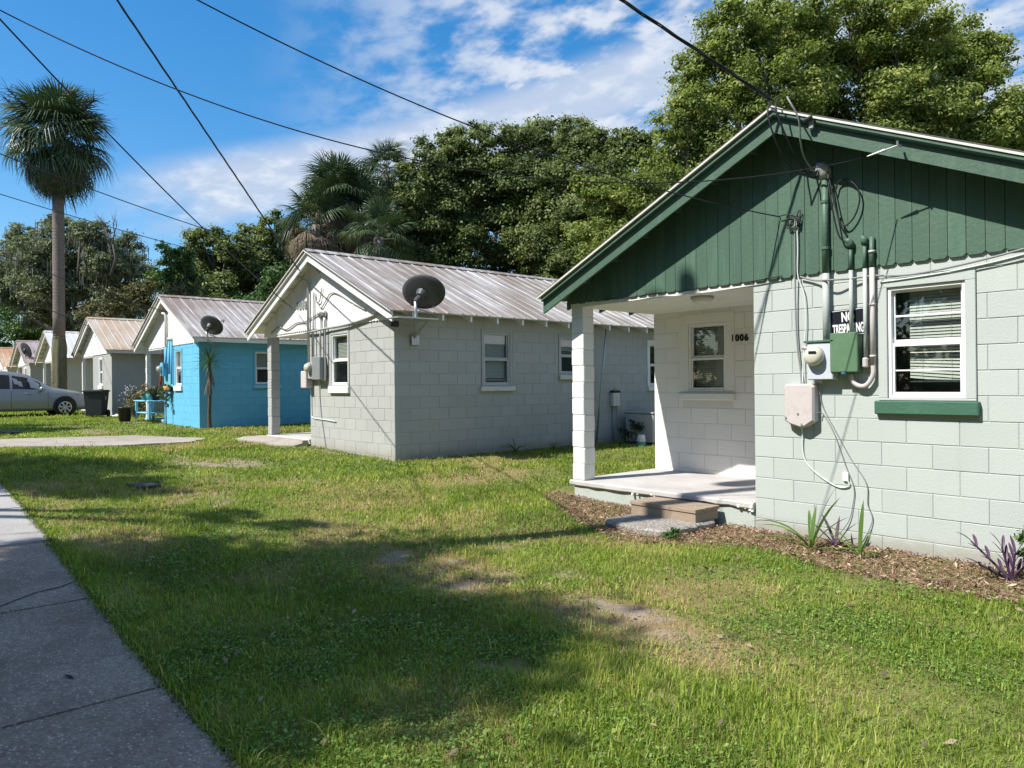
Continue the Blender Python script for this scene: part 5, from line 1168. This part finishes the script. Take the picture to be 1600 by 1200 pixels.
# bare grey limbs standing out of the mossy oak
mb=MB(); rr=random.Random(21)
def twig(p,d,l,rad,dep):
    e=p+d*l; m=p+d*l*.5+Vector((rr.uniform(-.1,.1),rr.uniform(-.1,.1),0))*l
    mb.tube([p,m,e],[rad,rad*.75,rad*.5],5)
    if dep: 
        for k in range(3): twig(p.lerp(e,rr.uniform(.45,1)),(d+Vector((rr.uniform(-.8,.8),rr.uniform(-.8,.8),rr.uniform(-.1,.5)))).normalized(),l*.62,rad*.5,dep-1)
for bx,by,h in ((-70.0,12.8,5.2),(-66.8,14.6,5.6),(-68.6,13.2,4.4)): twig(Vector((bx,by,10.8)),Vector((rr.uniform(-.2,.2),rr.uniform(-.2,.2),1)).normalized(),h*.5,.13,3)
sn=mb.build('bare_branch',m_bark,kt,smooth=True); sn.data.transform(Matrix.Translation(-Vector(kt.location)))
# trees across the street that shade the lawn
tree('street_tree','spreading shade tree across the street, behind the camera','tree',(-6.6,-8.4),[(-6.7,-5.8,8.9,2.2),(-8.4,-6.5,8.4,1.6),(-5.7,-5.2,8.8,1.2),(-5.7,-6.6,8.2,1.3),(-6.7,-7.6,8.4,2.2),(-8.0,-8.4,8.0,1.9),(-6.4,-7.8,9.6,1.7),(-7.2,-6.9,10.4,1.9),(-5.7,-8.4,7.9,1.4),(-9.0,-8.0,7.6,1.5),(-5.6,-9.2,7.4,1.3),(-6.2,-9.4,9.2,2.2)],m_leaf_oak,.22,1.0,121,.30,nclump=26)
tree('street_tree','second shade tree across the street, farther up','tree',(-14.8,-7.6),[(-15.0,-4.9,8.0,1.6),(-13.4,-4.9,8.2,1.2),(-12.4,-4.2,7.8,.8),(-16.4,-5.6,7.9,1.5),(-15.0,-6.0,9.2,1.6),(-11.6,-4.0,7.8,.55),(-9.6,-3.4,7.6,.35),(-8.7,-3.2,7.7,.3)],m_leaf_oak,.22,1.3,122,.26)
tree('street_tree','third shade tree across the street, opposite the blue cottage','tree',(-25.5,-7.0),[(-25.0,-4.0,8.4,1.5),(-23.6,-4.5,8.0,1.3),(-27.0,-4.2,8.0,1.4),(-25.3,-5.4,9.2,1.7)],m_leaf_oak,.25,.9,123,.26)
tree('street_tree','broad tree across the street opposite the mint cottage front room','tree',(1.5,-13.0),[(1.6,-12.0,7.6,2.6),(-.6,-12.6,7.0,2.1),(3.6,-12.4,7.2,2.3),(1.4,-13.4,9.4,2.4)],m_leaf_green,.26,.8,124,.3)
# dark thicket under and behind the trees
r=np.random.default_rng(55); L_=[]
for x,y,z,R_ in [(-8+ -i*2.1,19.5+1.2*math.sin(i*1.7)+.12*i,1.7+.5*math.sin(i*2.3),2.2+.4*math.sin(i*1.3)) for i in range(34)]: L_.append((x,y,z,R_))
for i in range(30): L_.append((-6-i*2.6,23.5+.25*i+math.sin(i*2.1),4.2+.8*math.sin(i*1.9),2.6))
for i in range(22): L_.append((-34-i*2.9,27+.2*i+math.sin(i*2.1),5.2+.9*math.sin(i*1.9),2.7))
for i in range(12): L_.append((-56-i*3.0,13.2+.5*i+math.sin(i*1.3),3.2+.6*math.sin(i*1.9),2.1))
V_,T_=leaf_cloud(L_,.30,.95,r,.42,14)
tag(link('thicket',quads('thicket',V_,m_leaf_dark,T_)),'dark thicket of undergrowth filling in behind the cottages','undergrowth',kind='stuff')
r=np.random.default_rng(56); L_=[(18-i*4.2,44+4*math.sin(i*1.1)+(.22*i),3.8+1.2*math.sin(i*2.7),4.2) for i in range(42)]
V_,T_=leaf_cloud(L_,.55,.95,r,.42,14)
tag(link('far_woods',quads('far_woods',V_,m_leaf_dark,T_)),'far dark woods closing the view behind the gardens','woods',kind='stuff')

r=np.random.default_rng(57); L_=[(16-i*3.6,-15.5+1.2*math.sin(i*1.7),2.0+.7*math.sin(i*2.3),2.6) for i in range(30)]
V_,T_=leaf_cloud(L_,.36,.9,r,.42,14)
L_=[(22-i*4.4,-19-1.5*math.sin(i*1.9),5.0+3.4*(k/1.0)+.8*math.sin(i*2.3+k),3.4) for i in range(24) for k in (0,1,1.9)]  # tall unseen foliage rows, added to block low sky and cut the fill
V2,T2=leaf_cloud(L_,.5,.9,r,.42,14); V_=np.concatenate([V_,V2]); T_=np.concatenate([T_,T2])
tag(link('hedge_and_sky_screen',quads('hedge_and_sky_screen',V_,m_leaf_green,T_)),'unseen hedge across the street, with tall foliage added behind it to block the sky','undergrowth',kind='stuff')

# ------------------------------------------------------------------ palms: every frond a piece
def frond_mesh(name,mat,seed,pet=1.15,fan=1.05,nl=30,spread=118,droop=.35,tlo=.25,thi=.8,fold=.25):
    r=np.random.default_rng(seed); V=[];T=[]
    def q(a,b,c,d,t): V.append([a,b,c,d]); T.append(t)
    w=.022; e=np.array([pet,0,-pet*.06])
    q(np.array([0,-w,0]),np.array([0,w,0]),e+np.array([0,w*.6,0]),e-np.array([0,w*.6,0]),.9)
    q(np.array([0,0,-w]),np.array([0,0,w]),e+np.array([0,0,w*.6]),e-np.array([0,0,w*.6]),.9)
    for i in range(nl):
        a=R(spread)*(2*(i+.5)/nl-1)*.98+r.normal(0,.03); L=fan*(1-.28*(abs(a)/R(spread))**2)*r.uniform(.88,1.1)
        d=np.array([math.cos(a),math.sin(a),0]); s=np.array([-math.sin(a),math.cos(a),0]); t=r.uniform(tlo,thi)
        base=e+np.array([.16*math.cos(a),.10*math.sin(a),abs(math.sin(a))*fold*.15])
        p1=base+d*L*.5+np.array([0,0,-droop*.12*L+abs(math.sin(a))*fold*.3]); p2=base+d*L*.80+np.array([0,0,-droop*.45*L]); p3=base+d*L*.97+np.array([0,0,-droop*1.05*L])
        k=.036*fan; tw=np.array([0,0,.35*k*(1 if i%2 else -1)])
        q(base-s*k*.35,base+s*k*.35,p1+s*k*.7+tw,p1-s*k*.7-tw,t); q(p1-s*k*.7-tw,p1+s*k*.7+tw,p2+s*k*.4,p2-s*k*.4,t); q(p2-s*k*.4,p2+s*k*.4,p3+s*.002,p3-s*.002,t)
    return quads(name,np.array(V),mat,np.array(T))
FG=[frond_mesh('palm_frond',m_palm,s,droop=dr,pet=pe,fan=fa,tlo=a,thi=b,spread=sp) for s,dr,pe,fa,a,b,sp in ((1,.25,1.2,1.0,.05,.4,125),(2,.45,1.0,1.15,.15,.55,112),(3,.7,1.1,1.05,.2,.75,105),(6,.9,.95,1.15,.1,.5,120),(7,.5,1.25,.95,.4,.95,118),(8,1.2,1.0,1.1,.0,.35,95))]
FD=[frond_mesh('dead_frond',m_palmdead,s,droop=dr,nl=24,fold=-.6,spread=75) for s,dr in ((4,.8),(5,1.1))]
def palm(label,base,top,scale,nfr,ndead,seed,trunk_r=.22,mossy=False,lowmin=-62,group=None,deadmin=-86,deadtop=-40,deadsc=(.7,.98)):
    r=random.Random(seed); t=thing('cabbage_palm',label,'palm tree',(base[0],base[1],base[2]),group=group)
    tp=Vector(top)-Vector(base); h=tp.z
    P=[Vector((tp.x*(i/14)**1.3,tp.y*(i/14)**1.3,h*i/14)) for i in range(15)]
    mb=MB(); mb.tube(P if not mossy else P[4:],[trunk_r*(1.08-.1*i/14+.02*math.sin(i*2.2)) for i in range(15)][:len(P) if not mossy else 11],14); mb.build('trunk',m_palmbark,t,smooth=True)
    if mossy:
        rg=MB(); z=h*.27
        while z<h-.3:
            k=z/h; rg.tube([Vector((tp.x*k**1.3,tp.y*k**1.3,z)),Vector((tp.x*k**1.3,tp.y*k**1.3,z+.055))],[trunk_r*(1.06-.09*k),trunk_r*(1.125-.09*k)],14); z+=.135
        rg.build('trunk_rings',m_palmbark,t)
        mb=MB(); n=26; zs=np.linspace(-.1,h*.285,16); vs=[];fs=[]
        for i,z in enumerate(zs):
            for k in range(n):
                a=2*math.pi*k/n; q=trunk_r*(1.25+.16*math.exp(-z*1.2)+.11*math.sin(a*3+z*.7)+.09*math.sin(a*7-z*1.1)+.06*math.sin(a*2+z*3.7)+r.uniform(-.06,.06))*(1 if i<13 else 1-.08*(i-12))
                vs.append((q*math.cos(a),q*math.sin(a),z))
        for i in range(len(zs)-1):
            for k in range(n): fs.append((i*n+k,i*n+(k+1)%n,(i+1)*n+(k+1)%n,(i+1)*n+k))
        mb.add(vs,fs); mb.build('mossy_base',m_mossbark,t,smooth=True)
    def place(me,nm,pitch,yaw,sc,z):
        o=link(nm,me,t,tuple(tp+Vector((0,0,z)))); o.rotation_euler=(r.uniform(-.4,.4),-R(pitch),yaw); o.scale=(sc,sc,sc)
    for i in range(nfr):
        f=(i+.5)/nfr; pitch=82-(82-lowmin)*f**.92+r.uniform(-8,8); place(FG[min(5,max(0,int(f*4+r.uniform(-1,2.5))))],'frond',pitch+r.uniform(-10,10),i*2.39996+r.uniform(-.2,.2),scale*r.uniform(.88,1.1),.25-.5*f)
    for i in range(ndead):
        f=(i+.5)/ndead; place(FD[i%2],'dead_frond',deadtop-(abs(deadmin)+deadtop)*f+r.uniform(-8,8),i*2.39996+r.uniform(-.3,.3),scale*r.uniform(*deadsc),-.2-.4*f)
    return t
pm=palm('tall single cabbage palm with a mossy trunk base, behind the minivan','' or (-35.96,5.86,gzf(-36)),(-35.93,5.87,12.1),1.04,92,44,5,.215,True,lowmin=-72,deadsc=(.6,.85))
st_=MB()
rr=random.Random(9)
for k in range(5):
    a=[2.0,3.6,5.0,.6,4.4][k]; d=Vector((math.cos(a),math.sin(a),.75)).normalized()
    for j in range(70):
        s=d*rr.uniform(1.3,2.6); p=s+Vector((rr.gauss(0,.22),rr.gauss(0,.22),rr.gauss(0,.2))); st_.tube([s*.92,p],[.012,.006],3,False)
    st_.tube([(0,0,0),d*2.4],.02,4)
st_.build('flower_stalks',m_palmdead,pm,loc=(.03,.01,11.65),kind='stuff')
for i,(k,lab,sc,nf,ndd,zt) in enumerate([('P1','shaggy cabbage palm with brown dead fronds, left of the oaks above the grey roof',.84,34,64,0),('P2','highest of the cabbage palms clustered behind the grey roof',.64,38,14,0),('P3','leftmost cabbage palm in the cluster behind the grey roof, thick with dead fronds',.80,30,64,0),('P4','low green cabbage palm right of the cluster, just above the grey roof',.66,36,10,0),('P5','brown skirted cabbage palm in the middle of the cluster behind the grey roof',.78,30,64,0)]):
    x,y,z,_=TR[k]; palm(lab,(x,y,gzf(x)),(x,y,z),sc,nf,ndd,30+i,.2,lowmin=-35 if ndd<30 else 2,deadtop=-40 if ndd<30 else 0,group='cabbage palms behind the grey roof')

# ------------------------------------------------------------------ small plants
def strap_leaf(az,el,L,w,droop,twist=0,seg=7):
    V=[];p=np.zeros(3);e=el; d0=np.array([math.cos(az),math.sin(az)])
    s=np.array([-math.sin(az),math.cos(az),0]); pts=[]
    for i in range(seg+1):
        f=i/seg; ww=w*(.55+.9*f)*(1-f**3) if f<1 else .001; ww=max(ww,.001)
        pts.append((p.copy(),ww)); st=L/seg; p=p+np.array([d0[0]*math.cos(e),d0[1]*math.cos(e),math.sin(e)])*st; e-=droop/seg
    Q=[]
    for (a,wa),(b,wb_) in zip(pts[:-1],pts[1:]):
        ka=np.array([0,0,wa*.25]);kb=np.array([0,0,wb_*.25])
        Q.append([a-s*wa/2+ka,a,b,b-s*wb_/2+kb]); Q.append([a,a+s*wa/2+ka,b+s*wb_/2+kb,b])
    return np.array(Q)
def strap_plant(name,label,cat,loc,leaves,mat,tint=.5,group=None):
    t=thing(name,label,cat,loc,group=group)
    for i,(az,el,L,w,dr) in enumerate(leaves):
        V=strap_leaf(R(az),R(el),L,w,R(dr)); link('leaf',quads('leaf',V,mat,np.full(len(V),min(1,max(0,tint+((i*37)%10-5)*.05)))),t)
    return t
ground=lambda x,y: (x,y,gzf(x)+.02)
# azimuth 0 = +X (right along the wall), 180 = up the street, 270 = towards the camera side
strap_plant('strap_leaf_plant','larger strap-leaved green plant in the mulch, below the junction box','plant',ground(-3.12,6.13),[(185,50,.62,.045,75),(170,38,.60,.04,60),(200,28,.55,.04,55),(20,78,.62,.05,20),(350,70,.58,.052,25),(10,60,.46,.045,35),(120,65,.42,.04,40),(0,15,.60,.035,25),(215,60,.30,.035,60),(300,50,.28,.035,50),(95,80,.40,.04,20)],m_strap)
strap_plant('strap_leaf_plant','thinner strap-leaved plant with one upright blade, right of the larger one','plant',ground(-2.70,6.12),[(80,86,.48,.045,8),(190,60,.42,.035,45),(175,45,.36,.035,40),(10,75,.30,.03,15),(350,40,.22,.03,40),(60,70,.26,.03,25)],m_strap)
strap_plant('purple_plant','small purple plant between the two strap-leaved plants','plant',ground(-3.02,6.38),[(190,50,.30,.04,20),(160,65,.32,.04,15),(20,65,.30,.04,30),(350,40,.25,.04,30),(90,80,.28,.035,15),(240,40,.22,.035,30)],m_purple)
pp=thing('purple_plant','larger purple plant with long pointed leaves near the right edge of the mulch','plant',ground(-1.66,6.24))
for k,(az,lean,L) in enumerate([(175,42,.36),(150,70,.24),(60,80,.20),(10,55,.18),(200,25,.22)]):
    d=np.array([math.cos(R(az))*math.cos(R(lean)),math.sin(R(az))*math.cos(R(lean)),math.sin(R(lean))])
    mb=MB(); mb.tube([(0,0,0),tuple(d*L*.5),tuple(d*L)],[.011,.009,.006],6); mb.build('stem',m_purple,pp)
    for j in range(6):
        f=.22+.78*j/5; p=d*L*f; V=strap_leaf(R(az+(55 if j%2 else -55)+k*9),R(lean*.75+10),.15-.03*abs(f-.6),.027,R(22)); 
        link('leaf',quads('leaf',V+p,m_purple,np.full(len(V),.35+.06*j)),pp)
def bush(name,label,cat,loc,lobes,mat,leaf,dens,seed,group=None,stems=4,wide=.5):
    t=thing(name,label,cat,loc,group=group); r=np.random.default_rng(seed)
    V,T=leaf_cloud(lobes,leaf,dens,r,.45,10,wide=wide); link('foliage',quads('foliage',V,mat,T),t)
    mb=MB()
    for k in range(stems):
        l=lobes[k%len(lobes)]; mb.tube([(r.normal(0,.02),r.normal(0,.02),-.02),(l[0]*.5,l[1]*.5,l[2]*.5),(l[0],l[1],l[2])],[.008,.006,.003],5)
    mb.build('stem',m_bark,t); return t
bush('shrub','green leafy shrub cut off by the right edge, against the mint wall','shrub',ground(-1.52,6.36),[(0,0,.33,.14),(.12,.05,.42,.14),(-.05,.02,.22,.10),(.2,0,.25,.16)],m_leaf_green,.06,.55,61,wide=.42)
bush('weed','low green weed at the corner of the pebbled slab','weed',ground(-4.2,5.62),[(0,0,.05,.09)],m_leaf_green,.04,.6,62)
bush('fern','dark green ferny bush by the disconnect box on the grey side wall','shrub',ground(-10.25,12.3),[(0,0,.25,.25),(.15,.25,.3,.25),(.0,-.3,.18,.2)],m_leaf_dark,.09,.8,63,wide=.3)
strap_plant('spiky_weed','spiky dark weed at the foot of the shaded grey side wall','weed',ground(-10.36,9.05),[(az,el,.38,.03,70) for az,el in ((0,45),(60,50),(110,40),(180,50),(235,45),(290,55),(330,30),(150,70))],m_strap,.1)
for i,(x,y,s) in enumerate([(-9.9,9.9,.8),(-10.1,10.9,1.0),(-9.6,11.5,.7)]):
    strap_plant('grass_clump',('small','larger','farthest small')[i]+' uncut clump of grass along the grey side wall','grass',ground(x-.3,y),[(az*47+i*20,60+10*(az%3),.28*s,.014,55) for az in range(14)],m_strap,.25,group='uncut grass clumps along the grey side wall')
bush('flower_bush','wispy bush with pale lilac flowers behind the trash bin','shrub',ground(-28.9,7.0),[(0,0,.45,.42),(.35,.1,.38,.36),(-.25,.1,.6,.3),(.1,.0,.75,.25)],m_leaf_olive,.07,.45,64,stems=8)
mb=MB(); rr=random.Random(6)
for k in range(34): mb.lathe([(0,-.02),(.022,0),(0,.02)],-28.9+rr.gauss(-.15,.25),6.9+rr.gauss(0,.15),6,z0=gzf(-29)+rr.uniform(.6,1.15))
fl=mb.build('flowers',paint('lilac_petals',(.62,.55,.70),.6,bstr=0,rnd=0),kind='stuff'); fb_=[o for o in C.objects if o.name.startswith('flower_bush')][0]; fl.parent=fb_; fl.data.transform(Matrix.Translation(-Vector(fb_.location)))
# plants of the blue cottage
yb=thing('yucca','thin-trunked yucca with a spiky green head at the corner of the blue cottage','plant',ground(-20.15,6.75))
mb=MB(); mb.tube(curve([(0,0,-.05),(.02,-.02,.3),(.10,-.03,.75),(.05,.0,1.2),(0,0,1.75)],5),[.055-.001*i for i in range(21)],8); mb.build('trunk',m_bark,yb,smooth=True)
r_=random.Random(4)
for k in range(44):
    el=80-110*(k/44); V=strap_leaf(R(k*137.5),R(el),r_.uniform(.42,.55),.032,R(18)); link('leaf',quads('leaf',V+np.array([0,0,1.75]),m_strap,np.full(len(V),r_.uniform(0,.4))),yb)
V=np.concatenate([strap_leaf(R(k*137.5),R(-60-r_.uniform(0,25)),r_.uniform(.35,.6),.035,R(8))+np.array([0,0,1.72-r_.uniform(0,.45)]) for k in range(40)])
link('dead_leaves',quads('dead_leaves',V,m_palmdead,np.random.default_rng(1).uniform(0,.7,len(V))),yb)
bush('climbing_plant','green climbing plant on a cane against the blue front wall','plant',(-22.9,6.42,gzf(-22.9)),[(0,0,1.05,.22),(-.08,0,.80,.18),(.05,0,.6,.1)],m_leaf_green,.10,.5,65)
def pot(label,loc,potm,leafm,seed,R_=.22,h=.2,strap=False):
    t=thing('potted_plant',label,'potted plant',loc,group='potted plants on the blue bench'); mb=MB(); mb.lathe([(0,0),(.10,0),(.14,h),(.12,h),(.11,h*.6),(0,h*.6)],0,0,14); mb.build('pot',potm,t,smooth=True)
    r=np.random.default_rng(seed)
    if strap:
        V=np.concatenate([strap_leaf(R(k*137.5),R(75-50*k/18),.42,.04,R(60)) for k in range(18)])+np.array([0,0,h*.7]); link('foliage',quads('foliage',V,leafm,r.uniform(0,1,len(V))),t)
    else:
        V,T=leaf_cloud([(0,0,h+.12,R_)],.08,.6,r,.45,8); link('foliage',quads('foliage',V,leafm,T),t)
bz=.246+.287+.585
pot('reddish leafy plant in a teal pot, left on the blue bench',(-25.2,6.45,bz),paint('teal_pot',(.06,.28,.27),.5),m_straw,66,.26)
pot('pinkish leafy plant beside it on the blue bench',(-24.8,6.5,bz),bpy.data.materials['teal_pot'],m_leaf_olive,67,.22)
pot('dark spiky plant on the right of the blue bench',(-24.2,6.5,bz),bpy.data.materials['black_plastic'],m_leaf_dark,68,strap=True)
bush('weed','small green weed at the edge of the blue porch slab','weed',(-23.85,6.3,gzf(-23.8)),[(0,0,.12,.13)],m_leaf_green,.07,.6,69)
# litter and covers on the lawn
mb=MB(); mb.bbox(-.16,.16,-.10,.10,0,.05,.02); mb.bbox(-.05,.10,-.06,.08,.04,.09,.02); tag(mb.build('litter',m_alu,loc=(-29.3,6.55,gzf(-29.3)+.02),rz=.4),'white scrap of litter on the lawn before the flower bush','litter')
mb=MB(); mb.bbox(-.24,.24,-.14,.14,0,.03,.01); tag(mb.build('meter_cover',m_asph,loc=(-10.35,2.62,gzf(-10.3)+.01),rz=.1),'dark grey utility cover plate set flush in the lawn','cover')
mb=MB(); mb.bbox(-.4,.4,-.2,.2,0,.05,.01); tag(mb.build('meter_cover',m_black,loc=(-21.6,2.55,gzf(-21.6)+.01),rz=.2),'black utility cover in the lawn at the left edge, beyond the walkway','cover')
mb=MB(); mb.bbox(-.06,.06,-.014,.014,0,.012,.004); tag(mb.build('bark_scrap',m_bark,loc=(-2.02,5.75,.035),rz=.3),'dark sliver of bark lying on the mulch','bark')
V=strap_leaf(.4,.0,.075,.022,.2); tag(link('fallen_leaf',quads('fallen_leaf',V+np.array([-4.35,.72,gzf(-4.3)+.006]),m_leaf_dark,np.zeros(len(V)))),'single dark fallen leaf on the sidewalk','leaf')

# ------------------------------------------------------------------ mulch chips
r=np.random.default_rng(77); n=60000
x=r.uniform(-7.2,.6,n); y=r.uniform(5.1,6.6,n); k=(y>mulch_edge(x)-.07+.16*(fb(x,y,3,2.5)-.5))&~((np.abs(x+4.68)<.42)&(y>5.58))
x=x[k];y=y[k];n=len(x); L=r.uniform(.012,.038,n)*r.choice([1,1,1,1,2.0],n); N=unit(np.stack([r.normal(0,.5,n),r.normal(0,.5,n),np.ones(n)],1))
V=leaf_quads(np.stack([x,y,gz(x)+.016+.03*r.random(n)],1),N,L,L*r.uniform(.10,.32,n),r)
tag(link('mulch',quads('mulch',V,m_chip,np.clip(r.normal(.42,.28,n),0,1))),'reddish bark mulch and straw along the foot of the mint cottage','mulch',kind='stuff')

# ------------------------------------------------------------------ grass
FW=np.array([_f.x,_f.y]); FW/=np.linalg.norm(FW); RT=np.array([_r.x,_r.y])
def lawn_points(t0,t1,dens,r,amax=.80):
    area=amax*(t1*t1-t0*t0); n=int(area*dens); t=np.sqrt(r.uniform(t0*t0,t1*t1,n)); a=r.uniform(-amax,amax,n)
    P=FW[None]*t[:,None]+RT[None]*(a*t)[:,None]; x,y=P[:,0],P[:,1]
    k=(y>sw_edge(x)-.03+.05*r.random(n))&(y<mulch_edge(x)+.06*r.normal(size=n))|((x<-7.2)&(y>sw_edge(x)-.02)&(y<60))
    k&=~inpoly(x,y,WALK)|(r.random(n)<.02)
    for x0,x1,y0,y1 in HOUSES: k&=~((x>x0)&(x<x1)&(y>y0)&(y<y1))
    k&=~((np.abs(x+4.68)<.40)&(np.abs(y-6.03)<.44))
    k&=~((x>-16.1)&(x<-13.75)&(y>5.98)&(y<6.7))
    k&=~((np.abs(x+10.35)<.22)&(np.abs(y-2.62)<.13))
    return x[k],y[k]
def blades(x,y,L,w,r,lean=.95):
    n=len(x); az=r.uniform(0,2*np.pi,n); d=np.stack([np.cos(az),np.sin(az),np.zeros(n)],1); s=np.stack([-np.sin(az),np.cos(az),np.zeros(n)],1)
    ln=np.abs(r.normal(.25,lean*.5,n))[:,None]; L=L[:,None]; w=w[:,None]
    b=np.stack([x,y,gz(x)-.004],1); up=np.array([0,0,1.0])
    m=b+(d*ln*.45+up*.55)*L; t=b+(d*ln*1.15+up*(1.0-.28*np.minimum(ln,1.4)))*L
    V=np.stack([b-s*w/2,b+s*w/2,m+s*w*.42,m-s*w*.42,t],1).reshape(-1,3)
    i=np.arange(n)*5
    lo=np.stack([i,i+1,i+2,i+3,i+3,i+2,i+4],1).ravel(); st=np.stack([np.arange(n)*7,np.arange(n)*7+4],1).ravel(); to=np.tile([4,3],n)
    return V,lo,st,to
GV=[];GT=[];BL=[]
r=np.random.default_rng(88)
for (t0,t1,dens,L0,w0) in [(2.3,4.2,11500,.036,.0046),(4.2,6.5,6600,.037,.0060),(6.5,10,3000,.038,.0082),(10,16,1200,.040,.013),(16,27,420,.044,.022),(27,48,70,.07,.045)]:
    x,y=lawn_points(t0,t1,dens,r); bb_=bare(x,y); dd=dry(x,y); n1=fb(x,y,41,1.3,4); n2=fb(x,y,51,4.0,3)
    keep=r.random(len(x))<(1-bb_*1.0)*(.45+.85*n2)*np.where(dd>.5,.8,1)
    x,y,bb_,dd,n1,n2=[q[keep] for q in (x,y,bb_,dd,n1,n2)]; n=len(x)
    isdry=r.random(n)<(dd*.75+bb_*.4+.075)
    L=L0*r.lognormal(0,.33,n)*(.55+.9*n1)*np.where(isdry,.8,1)*(1-.4*bb_); w=w0*r.uniform(.6,1.35,n)*np.where(isdry,.65,1)
    V,lo,st,to=blades(x,y,L,w,r)
    tint=np.clip(.36+(n1-.5)*1.1+r.normal(0,.17,n)+.25*dd,0,.92)
    BL.append((V,lo,st,to,np.repeat(tint,5),isdry))
def join(bl,sel):
    VV=[];LL=[];SS=[];TT=[];TI=[];vo=0;lo_=0
    for V,lo,st,to,ti,isd in bl:
        m=sel(isd); idx=np.nonzero(m)[0]; n=len(idx)
        V5=V.reshape(-1,5,3)[idx].reshape(-1,3); i=np.arange(n)*5
        VV.append(V5); LL.append(np.stack([i,i+1,i+2,i+3,i+3,i+2,i+4],1).ravel()+vo); SS.append(np.stack([np.arange(n)*7,np.arange(n)*7+4],1).ravel()+lo_); TT.append(np.tile([4,3],n)); TI.append(ti.reshape(-1,5)[idx].ravel()); vo+=5*n; lo_+=7*n
    return [np.concatenate(q) for q in (VV,LL,SS,TT,TI)]
V,lo,st,to,ti=join(BL,lambda d:~d); tag(link('grass',npmesh('grass',V,lo,st,to,m_grass,ti)),'mown green grass of the front lawn','grass',kind='stuff')
V,lo,st,to,ti=join(BL,lambda d:d); tag(link('dry_grass',npmesh('dry_grass',V,lo,st,to,m_straw,np.clip(ti*1.2,0,1))),'dry straw-coloured grass in worn patches of the lawn','grass',kind='stuff')
# coarse tufts of longer, broader grass
x,y=lawn_points(2.3,15,26,r); n1=fb(x,y,131,.9,3); k=(r.random(len(x))<np.clip((n1-.42)*5,.04,1)*(1-bare(x,y))); x,y=x[k],y[k]
m=9; x=np.repeat(x,m)+r.normal(0,.022,len(x)*m); y=np.repeat(y,m)+r.normal(0,.022,len(y)*m); n=len(x); tt=np.hypot(x,y)
V,lo,st,to=blades(x,y,.062*r.lognormal(0,.3,n),(.0052+.0006*np.maximum(tt-4,0))*r.uniform(.8,1.4,n),r,1.15)
tag(link('coarse_grass',npmesh('coarse_grass',V,lo,st,to,m_grass,np.repeat(np.clip(np.repeat(r.normal(.36,.2,n//m),m)+r.normal(0,.08,n),0,.9),5))),'coarse tufts of broader grass standing above the lawn','grass',kind='stuff')
x,y=lawn_points(2.3,9,9,r); k=dry(x,y)>.25; k|=r.random(len(x))<.12; x,y=x[k],y[k]; m=22
x=np.repeat(x,m)+r.normal(0,.035,len(x)*m); y=np.repeat(y,m)+r.normal(0,.03,len(y)*m); n=len(x)
V,lo,st,to=blades(x,y,.055*r.lognormal(0,.35,n),.0030*np.ones(n),r,1.1)
tag(link('straw_tufts',npmesh('straw_tufts',V,lo,st,to,m_straw,np.repeat(np.clip(r.normal(.4,.25,n),0,1),5))),'brown straw tufts standing in the dry patches','grass',kind='stuff')
# dead leaves fallen on the lawn
r=np.random.default_rng(93); x,y=lawn_points(2.3,14,14,r); n=len(x); L=r.uniform(.025,.06,n)
V=leaf_quads(np.stack([x,y,gz(x)+r.uniform(.02,.045,n)],1),unit(np.stack([r.normal(0,.45,n),r.normal(0,.45,n),np.ones(n)],1)),L,L*.5,r,.1)
tag(link('fallen_leaves',quads('fallen_leaves',V,m_palmdead,r.random(n))),'brown dead leaves scattered on the lawn','leaves',kind='stuff')
# ragged turf and soil creeping over the sidewalk edge
r=np.random.default_rng(91); n=9000; x=-2.3-r.random(n)**1.3*14; y=sw_edge(x)+r.normal(-.012,.022,n)+.02*(fb(x,x*0,95,6,2)-.5)
V,lo,st,to=blades(x,y,.030*r.lognormal(0,.4,n),.004+.0007*(-x),r,1.2)
tag(link('edge_grass',npmesh('edge_grass',V,lo,st,to,m_grass,np.repeat(np.clip(r.normal(.35,.25,n),0,.95),5))),'ragged grass creeping over the edge of the sidewalk','grass',kind='stuff')
n=7000; x=-2.2-r.random(n)**1.3*14; y=sw_edge(x)-np.abs(r.normal(0,.022,n))*(.3+1.6*fb(x,x*0,97,1.3,3)); L=r.uniform(.006,.022,n)
onsl=np.where((x<-7.6)&(x>-12),.018,0)
V=leaf_quads(np.stack([x,y,gz(x)+.004+onsl+.004*r.random(n)],1),unit(np.stack([r.normal(0,.2,n),r.normal(0,.2,n),np.ones(n)],1)),L,L*.6,r)
tag(link('edge_litter',quads('edge_litter',V,leafmat('soil_crumbs',(.03,.022,.016),(.075,.055,.038),(.16,.12,.08),0,.95),r.random(n))),'dark soil crumbs and thatch along the sidewalk edge','soil',kind='stuff')
# broad-leaved weeds and clover in the near lawn
QV=[];QT=[]
for (t0,t1,dens,L0) in [(2.3,4.5,6500,.015),(4.5,7.5,3200,.019),(7.5,12,700,.027)]:
    x,y=lawn_points(t0,t1,dens,r); n1=fb(x,y,61,1.1,3); n2=fb(x,y,71,5,3); k=(r.random(len(x))<np.clip((n1-.40)*4,0.05,1)*np.clip((n2-.25)*2.5,0,1)*(1-bare(x,y))); x,y,n2=x[k],y[k],n2[k]; n=len(x)
    L=L0*r.lognormal(0,.3,n); N=unit(np.stack([r.normal(0,.45,n),r.normal(0,.45,n),np.ones(n)],1))
    QV.append(leaf_quads(np.stack([x,y,gz(x)+r.uniform(.010,.034,n)],1),N,L,L*.66,r,.1)); QT.append(np.clip(r.normal(.42,.22,n),0,1))
V=np.concatenate(QV); tag(link('lawn_weeds',quads('lawn_weeds',V,m_weed,np.concatenate(QT))),'low broad-leaved weeds and clover spread through the lawn','weeds',kind='stuff')
